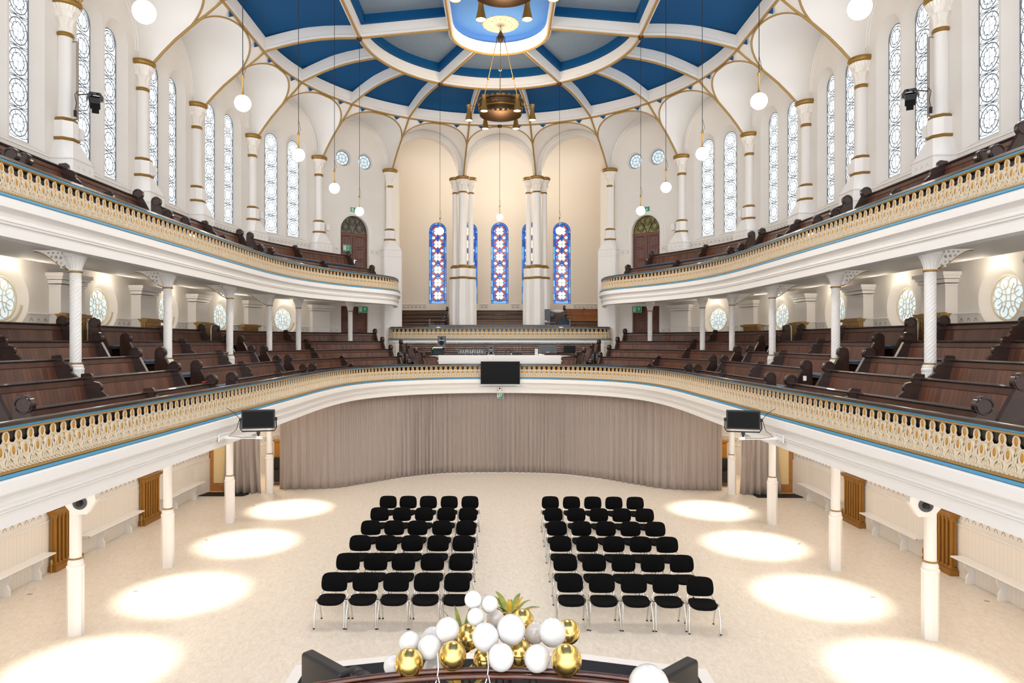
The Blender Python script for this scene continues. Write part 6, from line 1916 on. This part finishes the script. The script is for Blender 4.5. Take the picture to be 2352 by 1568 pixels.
def balloon(label, px, py, rpx, d, m, grp, tilt=0.0, el=1.07):
    r = rpx / 1568 * d; x = (px - 1148) / 1568 * d; z = 5 - (py - 784) / 1568 * d
    t = thing('balloon', label, 'balloon', (x, d, z), group=grp)
    M = Matrix.Rotation(tilt, 3, 'Y') @ Matrix.Rotation(.5, 3, 'X')
    mb = MB(); mb.sphere((0, 0, 0), r, 28, 18, el, .10, M); mb.build('balloon_skin', m, t, smooth=80)
    mb = MB(); p = M @ Vector((0, 0, -r * (el * 1.10)))
    mb.tube([p + M @ Vector((0, 0, .012)), p, p + M @ Vector((0, 0, -.012)), p + M @ Vector((0, 0, -.02))], [.006, .005, .008, .013], 8); mb.build('knot', m, t)
BL = [
 ('small white balloon, topmost of the garland, left of the pair', 1087, 1377, 20, 5.75, 'w'),
 ('small white balloon, right one of the topmost pair', 1125, 1387, 19.5, 5.75, 'w'),
 ('small white balloon just below the topmost pair', 1093, 1417, 20, 5.65, 'w'),
 ('small pearly balloon tucked behind, below the topmost pair', 1138, 1421, 21, 5.85, 'p'),
 ('round white balloon at the upper left of the garland', 1028, 1446, 27.5, 5.62, 'w'),
 ('white balloon at the far left, over the left gold balloon', 942, 1477, 25.5, 5.68, 'w'),
 ('white balloon peeping out behind two others, left part', 995, 1468, 27, 5.95, 'w'),
 ('white balloon between the two left gold balloons', 987, 1487, 28, 5.58, 'w'),
 ('big white balloon left of the centre, over a gold one', 1115, 1463, 31, 5.50, 'w'),
 ('big white balloon at the centre of the garland', 1174, 1445, 33, 5.56, 'w'),
 ('pale balloon between the two big upper white balloons', 1227, 1452, 25, 5.85, 'p'),
 ('big white balloon at the upper right, before a gold one', 1269, 1451, 31.5, 5.56, 'w'),
 ('white balloon resting on the rail, centre left', 1151, 1509, 30, 5.33, 'w'),
 ('white balloon resting on the rail, centre right', 1234, 1511, 30, 5.36, 'w'),
 ('white balloon half hidden behind the leftmost gold balloon', 905, 1530, 24, 5.60, 'w'),
 ('pearly balloon low behind the rail, left of the centre', 1000, 1537, 28, 5.72, 'p'),
 ('pale balloon low behind the rail, beside the right gold balloon', 1268, 1530, 22, 5.70, 'p'),
 ('single white balloon apart from the garland, bottom right', 1490, 1573, 46, 4.95, 'w'),
 ('shiny gold balloon, leftmost of the gold ones', 939, 1524, 33, 5.42, 'g'),
 ('shiny gold balloon low on the rail, second gold from left', 1040, 1506, 31.5, 5.42, 'g'),
 ('shiny gold balloon above and right of the second gold one', 1076, 1462, 28, 5.80, 'g'),
 ('small gold balloon half hidden low at centre left', 1112, 1514, 25, 5.68, 'g'),
 ('gold balloon behind the central white one, by the plant', 1200, 1426, 27, 5.90, 'g'),
 ('gold balloon low in the middle between two white ones', 1192, 1500, 32, 5.70, 'g'),
 ('gold balloon behind the upper right white balloon', 1305, 1450, 27, 5.85, 'g'),
 ('large shiny gold balloon at the lower right end', 1301, 1515, 35, 5.20, 'g'),
]
for k, (lab, px, py, r_, d, c) in enumerate(BL):
    balloon(lab, px, py, r_, d, {'w': BALW, 'p': BALP, 'g': BALG}[c], {'w': 'white balloons', 'p': 'pearly balloons', 'g': 'gold balloons'}[c], .3 * math.sin(k * 2.1))
for k, px in enumerate((1004, 1119)):
    x = (px - 1148) / 1568 * 5.36; p = rail_pt(math.asin(x / CR), 2.37, .0); mb = MB()
    mb.tube([p + Vector((0, -.0, .16)), p + Vector((.01, -.05, .06)), p + Vector((0, -.06, -.02)), p + Vector((-.02, -.10, -.06)), p + Vector((-.01, -.10, -.14))], .0045, 5)
    mb.tube([p + Vector((0.01, -.06, .0)), p + Vector((.03, -.10, -.07)), p + Vector((.05, -.10, -.13))], .004, 5)
    tag(mb.build('ribbon', RIBBON), 'white ribbon tied round the rail, %s one' % ['left', 'right'][k], 'ribbon')

# plants behind the balloons
def palm(label, x, y, z0, n, L_, m1, m2, pot, seed, fan=(0, 2 * PI), up=1.0):
    rnd_ = random.Random(seed); t = thing('potted_palm', label, 'plant', (x, y, z0))
    if pot:
        mb = MB(); mb.lathe([(.10, 0), (.15, .26), (.16, .28), (.15, .28), (.14, .25)], n=20); mb.build('pot', pot, t)
    for k in range(n):
        a = fan[0] + (fan[1] - fan[0]) * k / n + rnd_.uniform(-.2, .2); l = L_ * rnd_.uniform(.7, 1.1); rise = rnd_.uniform(.7, 1.2) * up
        mb = MB(); pts = []
        for j in range(8):
            f = j / 7; pts.append(Vector((math.cos(a) * l * f * .8, math.sin(a) * l * f * .8, .25 + l * rise * (f - .45 * f * f * (1.2 if up < 1.2 else .4)))))
        w_ = rnd_.uniform(.018, .03); side = Vector((-math.sin(a), math.cos(a), 0))
        rs = []
        for j, p in enumerate(pts):
            f = j / 7; ww = w_ * (math.sin(PI * min(1, f * .9 + .1)) ** .8) + .001
            rs.append([p - side * ww, p + Vector((0, 0, .006)), p + side * ww, p - Vector((0, 0, .002))])
        mb.rings(rs); mb.build('leaf', m1 if k % 3 else m2, t)
palm('green and gold palm rising behind the central balloons', .10, 6.5, 2.08, 22, .34, LEAFG, LEAFY, None, 3, up=1.15)
palm('gold leaved plant glimpsed between balloons left of centre', -.33, 6.35, 1.45, 16, .5, LEAFY, LEAFG, None, 5)
palm('green leaf tips left of the upper balloons', -.36, 6.6, 1.88, 6, .22, LEAFG, LEAFG, None, 8, up=1.8)
palm('gold leaved plant in an orange pot under the rail', .0, 5.95, .95, 22, .55, LEAFY, LEAFG, ORANGE, 9)
for k, (x, y, h) in enumerate(((.10, 6.5, 2.3), (-.33, 6.35, 1.65), (-.36, 6.6, 2.1), (0, 5.95, .95))):
    mb = MB(); mb.lathe([(.15, .412), (.15, .43), (.02, .46), (.02, h - .12), (.08, h - .08), (.10, h)], (x, y, 0), 20)
    tag(mb.build('plant_stand', ORANGE if k == 3 else IRON), ['slim dark stand under the tall palm', 'slim dark stand under the gold leaved plant', 'slim dark stand under the green leaf tips', 'slim orange stand below the rail'][k], 'plant stand')
# small floor marks
for k, (px, py) in enumerate(((580, 1163), (471, 1242), (307, 1361), (1721, 1165), (1832, 1246), (1999, 1367), (60, 1369), (2258, 1375))):
    d = 5 * 1568 / (py - 784); x = (px - 1148) / 1568 * d
    mb = MB(); mb.box((0, 0, .002), (.09, .04, .004)); o = mb.build('floor_socket', PIPE, smooth=0); o.location = (x, d, 0); o.rotation_euler.z = .4 * (-1) ** k
    tag(o, 'tiny metal floor socket, %s' % ['left far light pool', 'left second light pool', 'left third light pool', 'right far light pool', 'right second light pool', 'right third light pool', 'floor near left bench', 'floor near right bench'][k], 'floor socket', 'floor sockets')
